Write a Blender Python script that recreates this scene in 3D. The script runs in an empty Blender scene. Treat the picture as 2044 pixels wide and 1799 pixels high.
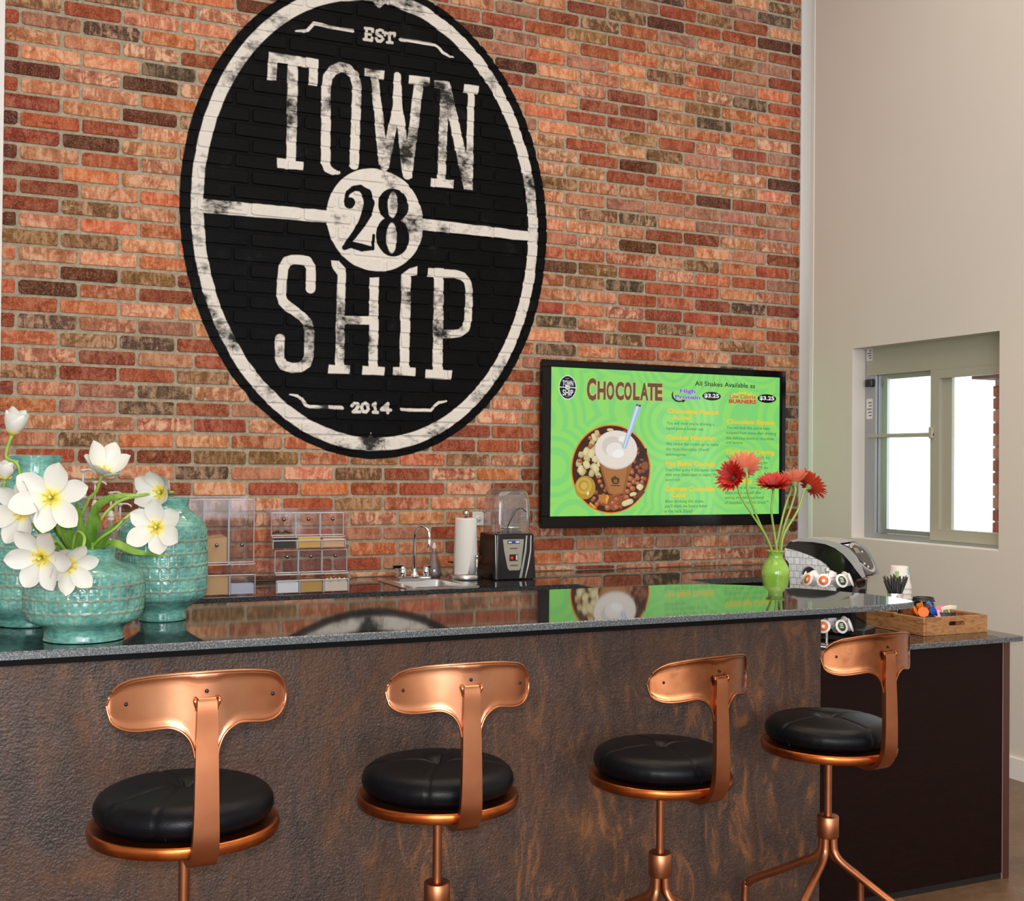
import bpy, math, random
import numpy as np
from mathutils import Vector, Matrix
random.seed(7); rng = np.random.default_rng(7)
SC = bpy.context.scene
COL = SC.collection
PI = math.pi

# ------------------------------------------------------------------ camera
YAW, PITCH, ROLL = [math.radians(a) for a in (25.027, .610, .538)]
FPX, CAMH = 2375.6, 1.553
_f = np.array([math.sin(YAW)*math.cos(PITCH), math.cos(YAW)*math.cos(PITCH), math.sin(PITCH)])
_r0 = np.array([math.cos(YAW), -math.sin(YAW), 0.]); _u0 = np.cross(_r0, _f)
_r = math.cos(ROLL)*_r0 + math.sin(ROLL)*_u0; _u = -math.sin(ROLL)*_r0 + math.cos(ROLL)*_u0
cam = bpy.data.objects.new('camera', bpy.data.cameras.new('camera'))
COL.objects.link(cam); SC.camera = cam
cam.matrix_world = Matrix(((_r[0], _u[0], -_f[0], 0), (_r[1], _u[1], -_f[1], 0), (_r[2], _u[2], -_f[2], CAMH), (0, 0, 0, 1)))
cam.data.sensor_fit = 'HORIZONTAL'; cam.data.sensor_width = 36; cam.data.lens = FPX/2044*36
cam.data.clip_start = .05; cam.data.clip_end = 200
CP = np.array([0, 0, CAMH])

def at(x, y, X=None, Y=None, Z=None):
    """photograph point -> place on the plane X=, Y= or Z="""
    d = _f + _r*(x-1022)/FPX - _u*(y-899.5)/FPX
    t = X/d[0] if X is not None else Y/d[1] if Y is not None else (Z-CAMH)/d[2]
    p = CP + t*d
    return Vector(p)
def seen(X, Y, Z):
    d = np.array([X, Y, Z]) - CP; w = d @ _f
    return 1022+FPX*(d @ _r)/w, 899.5-FPX*(d @ _u)/w, w
def zy(X, Y, y):
    """height at which the upright line through X, Y meets photograph row y"""
    a = seen(X, Y, 1.)[1]; b = seen(X, Y, 1.4)[1]
    return 1 + .4*(y-a)/(b-a)

# ------------------------------------------------------------------ world, lights, exposure
SC.view_settings.view_transform = 'Standard'; SC.view_settings.look = 'None'
SC.view_settings.gamma = 1; SC.view_settings.use_curve_mapping = False
SC.view_settings.exposure = 0.0
SC.cycles.max_bounces = 8; SC.cycles.diffuse_bounces = 3; SC.cycles.glossy_bounces = 4
SC.cycles.transmission_bounces = 8; SC.cycles.transparent_max_bounces = 12
SC.cycles.caustics_reflective = False; SC.cycles.caustics_refractive = False
SC.cycles.sample_clamp_indirect = 4.0
W = bpy.data.worlds.new('world'); SC.world = W; W.use_nodes = True
W.node_tree.nodes['Background'].inputs[0].default_value = (.86, .93, 1.0, 1)
W.node_tree.nodes['Background'].inputs[1].default_value = 2.6

def light(name, kind, loc, energy, color, size=None, rot=None, size_y=None, **k):
    l = bpy.data.lights.new(name, kind); l.energy = energy; l.color = color
    if kind == 'AREA':
        l.size = size
        if size_y: l.shape = 'RECTANGLE'; l.size_y = size_y
    elif size: l.shadow_soft_size = size
    for a, b in k.items(): setattr(l, a, b)
    o = bpy.data.objects.new(name, l); COL.objects.link(o); o.location = loc
    if rot: o.rotation_euler = rot
    return o
# the photographer's flash, just above the lens
light('camera_flash', 'POINT', (CP + _u*.062 - _r*.016 - _f*.02).tolist(), 140, (1, .94, .88), .022)
# daylight from the shop front behind the camera
light('shopfront_daylight', 'AREA', (-1.0, -4.4, 2.3), 300, (.90, .95, 1.0), 5.0, (math.radians(90), 0, math.radians(-16)), 3.2)
# warm ambient fill added under the ceiling, besides the recessed spots
light('ceiling_fill', 'AREA', (2.2, 2.6, 5.3), 110, (1, .88, .74), 5.0, (0, 0, 0), 3.5)
for i, (x, y) in enumerate(((.4, 1.2), (1.9, 1.0), (3.4, 1.6), (.9, 4.2), (2.6, 4.4), (3.6, 3.0))):
    light('recessed_spot', 'SPOT', (x, y, 4.9), 60, (1, .66, .36), .05, None, spot_size=math.radians(85), spot_blend=.6)

# ------------------------------------------------------------------ mesh helpers
MW = {}
LSC = [1.0]
class MB:
    def __init__(s): s.v = []; s.f = []; s.m = []; s.sm = []
    def add(s, vs, fs, mat=0, smooth=False):
        n = len(s.v); s.v += [tuple(v) for v in vs]
        s.f += [tuple(i+n for i in f) for f in fs]; s.m += [mat]*len(fs); s.sm += [smooth]*len(fs)
        return s
    def box(s, a, b, mat=0):
        x0, y0, z0 = a; x1, y1, z1 = b
        return s.add([(x0,y0,z0),(x1,y0,z0),(x1,y1,z0),(x0,y1,z0),(x0,y0,z1),(x1,y0,z1),(x1,y1,z1),(x0,y1,z1)],
                     [(0,3,2,1),(4,5,6,7),(0,1,5,4),(1,2,6,5),(2,3,7,6),(3,0,4,7)], mat)
    def rbox(s, a, b, r, mat=0, M=None):
        """box with bevelled edges"""
        x0, y0, z0 = a; x1, y1, z1 = b; vs = []; fs = []
        c = [(x0+x1)/2, (y0+y1)/2, (z0+z1)/2]; h = [(x1-x0)/2, (y1-y0)/2, (z1-z0)/2]
        idx = {}
        for sx in (-1,1):
            for sy in (-1,1):
                for sz in (-1,1):
                    for ax in range(3):
                        p = [sx*h[0], sy*h[1], sz*h[2]]
                        for q in range(3):
                            if q != ax: p[q] -= (sx,sy,sz)[q]*r
                        idx[(sx,sy,sz,ax)] = len(vs); vs.append((c[0]+p[0], c[1]+p[1], c[2]+p[2]))
        for ax in range(3):
            o = [q for q in range(3) if q != ax]
            for sg in (-1,1):
                q = []
                for (u, v) in ((-1,-1),(1,-1),(1,1),(-1,1)):
                    k = [0,0,0]; k[ax] = sg; k[o[0]] = u; k[o[1]] = v; q.append(idx[(*k, ax)])
                fs.append(q)
        for ax in range(3):
            o = [q for q in range(3) if q != ax]
            for u in (-1,1):
                for v in (-1,1):
                    k0 = [0,0,0]; k0[ax] = -1; k0[o[0]] = u; k0[o[1]] = v; k1 = list(k0); k1[ax] = 1
                    fs.append([idx[(*k0,o[0])], idx[(*k1,o[0])], idx[(*k1,o[1])], idx[(*k0,o[1])]])
        for sx in (-1,1):
            for sy in (-1,1):
                for sz in (-1,1): fs.append([idx[(sx,sy,sz,q)] for q in range(3)])
        if M is not None: vs = [tuple(M @ Vector(v)) for v in vs]
        return s.add(vs, fs, mat)
    def lathe(s, prof, c=(0,0,0), n=32, mat=0, fn=None, smooth=True, M=None, a0=0, a1=2*PI):
        """prof: [(radius, z)]; fn(angle, i, r, z) -> (r, z)"""
        full = abs(a1-a0-2*PI) < 1e-6; vs = []; cnt = n if full else n+1
        for i, (r, z) in enumerate(prof):
            for k in range(cnt):
                a = a0+(a1-a0)*k/n; rr, zz = fn(a, i, r, z) if fn else (r, z)
                vs.append((c[0]+rr*math.cos(a), c[1]+rr*math.sin(a), c[2]+zz))
        fs = []
        for i in range(len(prof)-1):
            for k in range(n):
                k2 = (k+1) % cnt
                fs.append((i*cnt+k, i*cnt+k2, (i+1)*cnt+k2, (i+1)*cnt+k))
        if M is not None: vs = [tuple(M @ Vector(v)) for v in vs]
        return s.add(vs, fs, mat, smooth)
    def tube(s, pts, r, n=10, mat=0, closed=False, caps=True, smooth=True, flat=None, up=None):
        """tube along pts; r number or list; flat=(a,b) gives an oblong section along the frame"""
        P = [Vector(p) for p in pts]; N = len(P); vs = []; fs = []
        up = Vector(up) if up else None; prev = None
        for i in range(N):
            if closed: t = P[(i+1) % N]-P[i-1]
            else: t = P[min(i+1, N-1)]-P[max(i-1, 0)]
            t.normalize()
            if up is not None: x = up.cross(t)
            elif prev is None: x = t.orthogonal()
            else: x = prev - t*prev.dot(t)
            if x.length < 1e-6: x = t.orthogonal()
            x.normalize(); y = t.cross(x); prev = x
            ri = r[i] if isinstance(r, (list, tuple)) else r
            for k in range(n):
                a = 2*PI*k/n; ca, sa = math.cos(a), math.sin(a)
                if flat: ca *= flat[0]; sa *= flat[1]
                vs.append(P[i] + x*ri*ca + y*ri*sa)
        R = N if closed else N-1
        for i in range(R):
            j = (i+1) % N
            for k in range(n): fs.append((i*n+k, i*n+(k+1) % n, j*n+(k+1) % n, j*n+k))
        if caps and not closed:
            fs.append(tuple(range(n))[::-1]); fs.append(tuple((N-1)*n+k for k in range(n)))
        return s.add(vs, fs, mat, smooth)
    def ribbon(s, pts, w, th, upv=None, mat=0, smooth=True):
        """flat strip of thickness th along pts; w half widths list; side direction given per point or fixed"""
        P = [Vector(p) for p in pts]; N = len(P); vs = []; fs = []
        for i in range(N):
            t = (P[min(i+1, N-1)]-P[max(i-1, 0)]).normalized()
            sd = Vector(upv[i] if isinstance(upv, list) else upv); nn = t.cross(sd).normalized()
            wi = w[i] if isinstance(w, (list, tuple)) else w
            for (a, b) in ((-1,-1),(1,-1),(1,1),(-1,1)): vs.append(P[i]+sd*wi*a+nn*th/2*b)
        for i in range(N-1):
            for k in range(4): fs.append((i*4+k, i*4+(k+1) % 4, i*4+4+(k+1) % 4, i*4+4+k))
        fs += [(3,2,1,0), tuple((N-1)*4+k for k in range(4))]
        return s.add(vs, fs, mat, smooth)
    def sphere(s, c, r, n=14, m=8, mat=0, sc=(1,1,1), M=None):
        prof = [(max(1e-5, math.sin(PI*i/m)), -math.cos(PI*i/m)) for i in range(m+1)]
        vs = []; fs = []
        for (a, z) in prof:
            for k in range(n):
                p = Vector((a*math.cos(2*PI*k/n)*sc[0]*r, a*math.sin(2*PI*k/n)*sc[1]*r, z*sc[2]*r))
                if M is not None: p = M @ p
                vs.append((p.x+c[0], p.y+c[1], p.z+c[2]))
        for i in range(m):
            for k in range(n): fs.append((i*n+k, i*n+(k+1) % n, (i+1)*n+(k+1) % n, (i+1)*n+k))
        return s.add(vs, fs, mat, True)
    def prism(s, poly, ax, a, b, mat=0, smooth=False):
        """poly (u,v) pulled along axis ax from a to b; (u,v) are the two other axes in order"""
        n = len(poly)
        def mk(u, v, w):
            p = [u, v]; p.insert(ax, w); return tuple(p)
        vs = [mk(u, v, a) for u, v in poly] + [mk(u, v, b) for u, v in poly]
        s.add(vs, [(k, (k+1) % n, n+(k+1) % n, n+k) for k in range(n)], mat, smooth)
        s.add(vs, [tuple(range(n))[::-1], tuple(range(n, 2*n))], mat, False)
        return s
    def build(s, name, mats, parent=None, label=None, cat=None, group=None, kind=None, local=False, fix=True):
        me = bpy.data.meshes.new(name)
        v = np.array(s.v, dtype=float).reshape(-1, 3)
        if parent is not None and not local:
            M = np.array(MW[parent].inverted()); v = v @ M[:3,:3].T + M[:3,3]
        elif local: v = v*LSC[0]
        me.from_pydata(v.tolist(), [], s.f)
        mats = mats if isinstance(mats, (list, tuple)) else [mats]
        for m in mats: me.materials.append(m)
        me.polygons.foreach_set('material_index', s.m); me.polygons.foreach_set('use_smooth', s.sm)
        me.update()
        if fix:
            import bmesh
            bm = bmesh.new(); bm.from_mesh(me); bmesh.ops.recalc_face_normals(bm, faces=bm.faces); bm.to_mesh(me); bm.free()
        o = bpy.data.objects.new(name, me); COL.objects.link(o)
        if parent is not None: o.parent = parent; MW[o] = MW[parent]
        else: MW[o] = Matrix.Identity(4)
        tag(o, label, cat, group, kind); return o
def tag(o, label=None, cat=None, group=None, kind=None):
    if label: o['label'] = label
    if cat: o['category'] = cat
    if group: o['group'] = group
    if kind: o['kind'] = kind
    return o
def thing(name, loc, label, cat, group=None, rotz=0, kind=None):
    o = bpy.data.objects.new(name, None); COL.objects.link(o); o.empty_display_size = .05
    o.location = loc; o.rotation_euler = (0, 0, rotz)
    MW[o] = Matrix.Translation(Vector(loc)) @ Matrix.Rotation(rotz, 4, 'Z')
    return tag(o, label, cat, group, kind)
def rot_to(d, roll=0):
    """matrix turning +Z to direction d"""
    return (Vector(d).normalized().to_track_quat('Z', 'Y').to_matrix() @ Matrix.Rotation(roll, 3, 'Z'))
def smoothpath(pts, n=6):
    """Catmull-Rom"""
    P = [Vector(p) for p in pts]; out = []
    for i in range(len(P)-1):
        a, b, c, d = P[max(i-1,0)], P[i], P[i+1], P[min(i+2, len(P)-1)]
        for k in range(n):
            t = k/n
            out.append(.5*((2*b)+(c-a)*t+(2*a-5*b+4*c-d)*t*t+(-a+3*b-3*c+d)*t**3))
    out.append(P[-1]); return out

# ------------------------------------------------------------------ materials
def mat(name, col=(.8,.8,.8), rough=.5, metal=0, spec=.5, **k):
    m = bpy.data.materials.new(name); m.use_nodes = True; b = m.node_tree.nodes['Principled BSDF']
    b.inputs['Base Color'].default_value = (*col, 1); b.inputs['Roughness'].default_value = rough
    b.inputs['Metallic'].default_value = metal; b.inputs['Specular IOR Level'].default_value = spec
    for a, v in k.items(): b.inputs[a.replace('_', ' ')].default_value = v
    return m
class NT:
    def __init__(s, m): s.m = m; s.t = m.node_tree; s.b = s.t.nodes['Principled BSDF']
    def n(s, ty, **k):
        x = s.t.nodes.new(ty)
        for a, v in k.items():
            if a.startswith('i_'):
                key = a[2:]; key = int(key) if key.isdigit() else key.replace('_', ' '); x.inputs[key].default_value = v
            else: setattr(x, a, v)
        return x
    def l(s, a, b): s.t.links.new(a, b)
    def pos(s): return s.n('ShaderNodeNewGeometry').outputs['Position']
    def obc(s): return s.n('ShaderNodeTexCoord').outputs['Object']
    def scaled(s, v, sc):
        x = s.n('ShaderNodeVectorMath', operation='MULTIPLY'); s.l(v, x.inputs[0]); x.inputs[1].default_value = sc; return x.outputs[0]
    def noise(s, v, scale, detail=4, rough=.6, dist=0):
        x = s.n('ShaderNodeTexNoise', i_Scale=scale, i_Detail=detail, i_Roughness=rough, i_Distortion=dist); s.l(v, x.inputs['Vector']); return x.outputs[0]
    def ramp(s, v, stops, interp='LINEAR'):
        x = s.n('ShaderNodeValToRGB'); x.color_ramp.interpolation = interp; e = x.color_ramp.elements
        for i, (p, c) in enumerate(stops):
            q = e[i] if i < 2 else e.new(p)
            q.position = p; q.color = (*c, 1) if isinstance(c, tuple) else (c, c, c, 1)
        s.l(v, x.inputs[0]); return x.outputs[0]
    def mix(s, f, a, b, mode='MIX'):
        x = s.n('ShaderNodeMix', data_type='RGBA', blend_type=mode)
        for sk, v in ((x.inputs[0], f), (x.inputs[6], a), (x.inputs[7], b)):
            if isinstance(v, (int, float)): sk.default_value = v if sk == x.inputs[0] else (v, v, v, 1)
            elif isinstance(v, tuple): sk.default_value = (*v, 1)
            else: s.l(v, sk)
        return x.outputs[2]
    def math(s, op, a, b=None, clamp=False):
        x = s.n('ShaderNodeMath', operation=op, use_clamp=clamp)
        for i, v in enumerate((a, b)):
            if v is None: continue
            if isinstance(v, (int, float)): x.inputs[i].default_value = v
            else: s.l(v, x.inputs[i])
        return x.outputs[0]
    def bump(s, h, strength=.3, dist=.01):
        x = s.n('ShaderNodeBump', i_Strength=strength, i_Distance=dist); s.l(h, x.inputs['Height']); s.l(x.outputs[0], s.b.inputs['Normal']); return x
    def col(s, c): s.l(c, s.b.inputs['Base Color'])
    def rough(s, c): s.l(c, s.b.inputs['Roughness'])

def emit(name, col, strength=1.0):
    m = bpy.data.materials.new(name); m.use_nodes = True; t = m.node_tree; b = t.nodes['Principled BSDF']
    b.inputs['Base Color'].default_value = (.005, .005, .005, 1); b.inputs['Roughness'].default_value = .25; b.inputs['Specular IOR Level'].default_value = .3
    b.inputs['Emission Color'].default_value = (*col, 1); b.inputs['Emission Strength'].default_value = strength
    return m
def srgb(r, g, b):
    f = lambda c: (c/255/12.92) if c/255 <= .04045 else ((c/255+.055)/1.055)**2.4
    return (f(r), f(g), f(b))
# ------------------------------------------------------------------ painted emblem: mask drawn from strokes, laid flat on the brick face
YB = 6.32                                   # face of the bricks
EX0, EX1, EZ0, EZ1, ERES = .95, 3.25, 1.5, 4.32, .0024
EW, EH = int((EX1-EX0)/ERES), int((EZ1-EZ0)/ERES)
gx, gz = np.meshgrid(EX0+(np.arange(EW)+.5)*ERES, EZ0+(np.arange(EH)+.5)*ERES)
white = np.zeros((EH, EW)); black = np.zeros((EH, EW))
def wp(x, y):
    p = at(x, y, Y=YB); return p.x, p.z
def A(c): return lambda p: wp(340+p[0]/2.6205, p[1]/2.6205 + c)
UP, LO, PX = A(0), A(440), (lambda p: wp(*p))
def soft(d): return np.clip(.5-d/ERES/1.6, 0, 1)
def put(mask, x0, x1, z0, z1, fn, erase=False):
    i0, i1 = max(0, int((z0-EZ0)/ERES)), min(EH, int((z1-EZ0)/ERES)+2)
    j0, j1 = max(0, int((x0-EX0)/ERES)), min(EW, int((x1-EX0)/ERES)+2)
    if i0 >= i1 or j0 >= j1: return
    v = soft(fn(gx[i0:i1, j0:j1], gz[i0:i1, j0:j1])); s = mask[i0:i1, j0:j1]
    mask[i0:i1, j0:j1] = s*(1-v) if erase else np.maximum(s, v)
def stroke(mask, pts, w, tr=PX, erase=False):
    """w: width in metres, or a list"""
    q = [tr(p) for p in pts]; ws = w if isinstance(w, list) else [w]*len(q)
    for (a, b, wa, wb) in zip(q[:-1], q[1:], ws[:-1], ws[1:]):
        m = max(wa, wb)
        def fn(X, Z):
            dx, dz = b[0]-a[0], b[1]-a[1]; t = np.clip(((X-a[0])*dx+(Z-a[1])*dz)/(dx*dx+dz*dz+1e-12), 0, 1)
            return np.hypot(X-a[0]-t*dx, Z-a[1]-t*dz)-(wa+(wb-wa)*t)/2
        put(mask, min(a[0], b[0])-m, max(a[0], b[0])+m, min(a[1], b[1])-m, max(a[1], b[1])+m, fn, erase)
def poly(mask, pts, tr=PX, erase=False):
    q = [tr(p) for p in pts]
    def fn(X, Z):
        inside = np.zeros(X.shape, bool); d = np.full(X.shape, 9.)
        for (a, b) in zip(q, q[1:]+q[:1]):
            dx, dz = b[0]-a[0], b[1]-a[1]
            t = np.clip(((X-a[0])*dx+(Z-a[1])*dz)/(dx*dx+dz*dz+1e-12), 0, 1); d = np.minimum(d, np.hypot(X-a[0]-t*dx, Z-a[1]-t*dz))
            c = (a[1] > Z) != (b[1] > Z); xi = a[0]+(Z-a[1])*dx/(dz if abs(dz) > 1e-9 else 1e-9); inside ^= c & (X < xi)
        return np.where(inside, -d, d)
    xs, zs = [p[0] for p in q], [p[1] for p in q]
    put(mask, min(xs)-.01, max(xs)+.01, min(zs)-.01, max(zs)+.01, fn, erase)
def ell(mask, cx, cz, a, b, erase=False):
    put(mask, cx-a-.01, cx+a+.01, cz-b-.01, cz+b+.01, lambda X, Z: (np.hypot((X-cx)/a, (Z-cz)/b)-1)*min(a, b), erase)
OC = (2.098, 2.903); OA, OB = 1.066, 1.334
ell(black, *OC, OA, OB)
ell(white, *OC, OA-.058, OB-.045); ell(white, *OC, OA-.122, OB-.118, True)
poly(white, [(1050, 0), (1095, 42), (1140, 0)], UP); poly(white, [(1050, -30), (1050, 2), (1140, 2), (1140, -30)], UP)
poly(white, [(1022, 1162), (1050, 1108), (1082, 1165)], LO)
# crossbar and disc
poly(white, [(120, 1035), (830, 1103), (825, 1163), (130, 1108)], UP); poly(white, [(1315, -12), (1895, 62), (1890, 108), (1318, 50)], LO)
ell(white, 2.100, 2.901, .283, .287)
LW = .0525
# TOWN
poly(white, [(515,272),(775,310),(770,448),(722,444),(728,352),(668,345),(658,842),(697,845),(694,890),(560,878),(557,826),(608,830),(614,335),(560,328),(555,418),(508,415)], UP)
stroke(white, [(812,850),(814,470),(822,405),(850,368),(890,350),(930,360),(962,392),(976,450),(962,862)], LW, UP)
stroke(white, [(812,845),(822,880),(850,898),(880,902)], [LW, .045, .035, .02], UP)
poly(white, [(1015,358),(1120,370),(1118,415),(1090,412),(1142,868),(1090,862),(1048,402),(1015,398)], UP)
stroke(white, [(1188,395),(1183,560),(1122,866)], [.04,.045,LW], UP); stroke(white, [(1188,395),(1196,560),(1238,918)], [.04,.045,.05], UP)
poly(white, [(1248,394),(1358,405),(1355,450),(1325,447),(1262,935),(1215,915),(1276,440),(1246,435)], UP)
poly(white, [(1380,420),(1462,428),(1560,860),(1580,996),(1535,990),(1452,600),(1440,938),(1482,942),(1480,985),(1362,975),(1365,930),(1397,934),(1412,462),(1382,458)], UP)
poly(white, [(1535,442),(1615,450),(1610,490),(1592,488),(1580,996),(1545,990),(1556,486),(1532,482)], UP)
# EST, 2014 and the two pairs of flourishes
T1 = .014
for s in ([(1026,150),(1022,207)], [(1018,148),(1058,153),(1056,166)], [(1024,177),(1048,180)], [(1012,206),(1052,212),(1054,198)],
          [(1112,172),(1110,162),(1096,157),(1080,162),(1078,174),(1090,184),(1106,192),(1112,204),(1100,216),(1082,214),(1076,202)],
          [(1122,182),(1123,171),(1172,175),(1171,188)], [(1148,173),(1146,222)], [(1134,222),(1160,224)]): stroke(white, s, .016, UP)
stroke(white, [(655,163),(690,162),(718,158),(735,140),(750,122),(790,128),(840,142),(955,160)], [.008,.016,.018,.018,.018,.016,.017,.018], UP)
stroke(white, [(1205,205),(1385,234),(1405,250),(1425,274),(1450,288),(1478,299)], [.018,.016,.016,.018,.016,.008], UP)
stroke(white, [(625,912),(665,918),(690,935),(712,968),(730,975),(898,980)], [.008,.016,.016,.018,.018,.022], LO)
stroke(white, [(1208,990),(1365,994),(1385,968),(1405,952),(1445,946)], [.018,.016,.016,.016,.010], LO)
for s in ([(952,970),(962,958),(978,960),(984,972),(974,986),(955,1002),(990,1002)], [(1018,958),(1004,966),(1000,984),(1008,1000),(1024,1002),(1034,990),(1034,970),(1018,958)],
          [(1060,966),(1072,958),(1072,1004)], [(1060,1004),(1084,1004)], [(1138,1006),(1138,958),(1104,990),(1152,992)]): stroke(white, s, .018, LO)
# SHIP
stroke(white, [(735,355),(737,245),(715,212),(680,206),(640,206),(610,215),(590,250),(580,390),(588,425),(612,450),(690,502),(718,535),(728,580),(726,710),(712,748),(680,770),(635,772),(592,758),(573,725),(573,620)], LW, LO)
poly(white, [(840,210),(880,212),(918,255),(912,498),(1040,500),(1042,300),(1090,300),(1085,765),(1122,768),(1118,812),(1002,808),(1005,762),(1037,764),(1040,545),(913,543),(908,757),(940,760),(937,805),(825,800),(828,755),(862,757),(875,285),(845,245)], LO)
poly(white, [(1210,282),(1250,252),(1292,240),(1292,285),(1258,290),(1250,770),(1282,772),(1280,815),(1163,810),(1165,768),(1200,769)], LO)
poly(white, [(1348,250),(1430,252),(1424,782),(1475,785),(1470,832),(1333,825),(1335,780),(1372,782),(1380,296),(1346,292)], LO)
stroke(white, [(1400,276),(1490,280),(1530,292),(1555,320),(1563,360),(1558,520),(1545,565),(1515,588),(1470,594),(1415,594)], .046, LO)
# 28 in black on the disc
stroke(white, [(697,407),(699,404)], .055, PX, True)
stroke(white, [(690,402),(694,385),(706,376),(720,376),(732,386),(737,405),(733,425),(722,447),(706,470),(692,488)], [.02,.025,.03,.04,.055,.062,.058,.045,.035,.03], PX, True)
stroke(white, [(688,494),(700,488),(722,494),(744,496)], [.03,.04,.045,.02], PX, True); stroke(white, [(744,497),(746,470)], .018, PX, True)
def pe(mask, cx, cy, rx, ry, er):
    c = wp(cx, cy); a = wp(cx+rx, cy); b = wp(cx, cy-ry); ell(mask, c[0], c[1], a[0]-c[0], b[1]-c[1], er)
pe(white, 785, 410, 30, 33, True); pe(white, 784, 472, 33, 40, True)
pe(white, 784, 409, 9.5, 25, False); pe(white, 782, 475, 10, 30, False)
black = np.maximum(black, white*0)
img = bpy.data.images.new('wall_paint_mask', EW, EH, alpha=False, float_buffer=False); img.colorspace_settings.name = 'Non-Color'
buf = np.ones((EH, EW, 4), np.float32); buf[..., 0] = black; buf[..., 1] = white; buf[..., 2] = ((np.abs(gx-2.1) < .26) & ((np.abs(gz-1.83) < .12) | (np.abs(gz-3.93) < .14)))*.85
img.pixels.foreach_set(buf.ravel()); img.update(); img.pack()

def painted(name, base_fn, rough):
    """surface with base_fn's colour, overlaid by the black and white emblem paint wherever the wall carries it"""
    m = mat(name, rough=rough, spec=.22); t = NT(m); pos = t.pos()
    base = base_fn(t, pos)
    sub = t.n('ShaderNodeVectorMath', operation='SUBTRACT'); t.l(pos, sub.inputs[0]); sub.inputs[1].default_value = (EX0, 0, EZ0)
    sp = t.n('ShaderNodeSeparateXYZ'); t.l(sub.outputs[0], sp.inputs[0])
    wob = t.noise(pos, 9, 2); wob = t.math('MULTIPLY', t.math('SUBTRACT', wob, .5), .012)
    cb = t.n('ShaderNodeCombineXYZ')
    t.l(t.math('DIVIDE', t.math('ADD', sp.outputs[0], wob), EX1-EX0), cb.inputs[0]); t.l(t.math('DIVIDE', t.math('ADD', sp.outputs[2], wob), EZ1-EZ0), cb.inputs[1])
    tx = t.n('ShaderNodeTexImage', extension='CLIP', image=img); t.l(cb.outputs[0], tx.inputs[0])
    s2 = t.n('ShaderNodeSeparateColor'); t.l(tx.outputs[0], s2.inputs[0])
    # white paint is rubbed thin in places
    wear = t.noise(t.scaled(pos, (1, 1, 1)), 3.1, 3, .55, .4); fine = t.noise(t.scaled(pos, (1, 1, 1.6)), 26, 4, .65, .3)
    w1 = t.math('ADD', wear, t.math('MULTIPLY', t.math('SUBTRACT', fine, .5), .38))
    keep = t.ramp(w1, [(.33, .04), (.47, 1.0)])
    keep = t.math('MAXIMUM', keep, s2.outputs[2]); wm = t.math('MULTIPLY', s2.outputs[1], keep)
    bk = t.ramp(t.noise(pos, 6, 4, .7), [(.3, (.0030, .0030, .0035)), (.60, (.0045, .0045, .005)), (.72, (.014, .014, .016)), (.85, (.045, .045, .05))])
    wh = t.mix(t.noise(pos, 40, 3), srgb(222, 214, 204), srgb(240, 235, 228))
    c = t.mix(s2.outputs[0], base, bk); c = t.mix(wm, c, wh); t.col(c)
    t.l(t.math('SUBTRACT', .22, t.math('MULTIPLY', s2.outputs[0], .16)), t.b.inputs['Specular IOR Level'])
    t.rough(t.math('SUBTRACT', rough, t.math('MULTIPLY', s2.outputs[0], .45)))
    t.bump(t.math('ADD', t.noise(pos, 110, 4, .7), t.noise(pos, 28, 2)), .45, .004)
    return m
def brick_base(t, pos):
    at_ = t.n('ShaderNodeAttribute', attribute_name='tone'); tone = at_.outputs['Color']
    k = t.n('ShaderNodeAttribute', attribute_name='shift').outputs['Vector']
    v = t.n('ShaderNodeVectorMath', operation='ADD'); t.l(pos, v.inputs[0]); t.l(k, v.inputs[1]); v = v.outputs[0]
    streak = t.noise(t.scaled(v, (1, 1, .28)), 34, 4, .65, .8)          # drag marks running up the face
    blot = t.noise(v, 13, 5, .65, 1.2); fine = t.noise(v, 130, 3, .7)
    amt = t.n('ShaderNodeAttribute', attribute_name='mottle').outputs['Fac']
    c = t.mix(t.ramp(streak, [(.40, .0), (.60, .95)]), tone, t.mix(1, tone, (1.32, 1.42, 1.5), 'MULTIPLY'))
    c = t.mix(t.ramp(blot, [(.30, .85), (.47, 0)]), c, t.mix(1, tone, (.42, .36, .36), 'MULTIPLY'))
    pale = t.math('MULTIPLY', t.ramp(t.math('ADD', t.math('MULTIPLY', blot, .55), t.math('MULTIPLY', streak, .45)), [(.48, 0), (.585, 1)]), amt)
    c = t.mix(pale, c, srgb(232, 186, 152))
    c = t.mix(t.math('MULTIPLY', t.ramp(fine, [(.5, 0), (.72, 1)]), .28), c, srgb(225, 190, 165))
    return t.mix(t.math('MULTIPLY', t.ramp(fine, [(.3, 1), (.45, 0)]), .35), c, srgb(70, 32, 24))
def mortar_base(t, pos):
    return t.ramp(t.noise(pos, 45, 5, .7), [(.25, srgb(142, 128, 108)), (.5, srgb(172, 159, 137)), (.75, srgb(196, 184, 163))])
M_BRICK = painted('fired_brick', brick_base, .8)
M_MORTAR = painted('mortar', mortar_base, .92)

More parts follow.
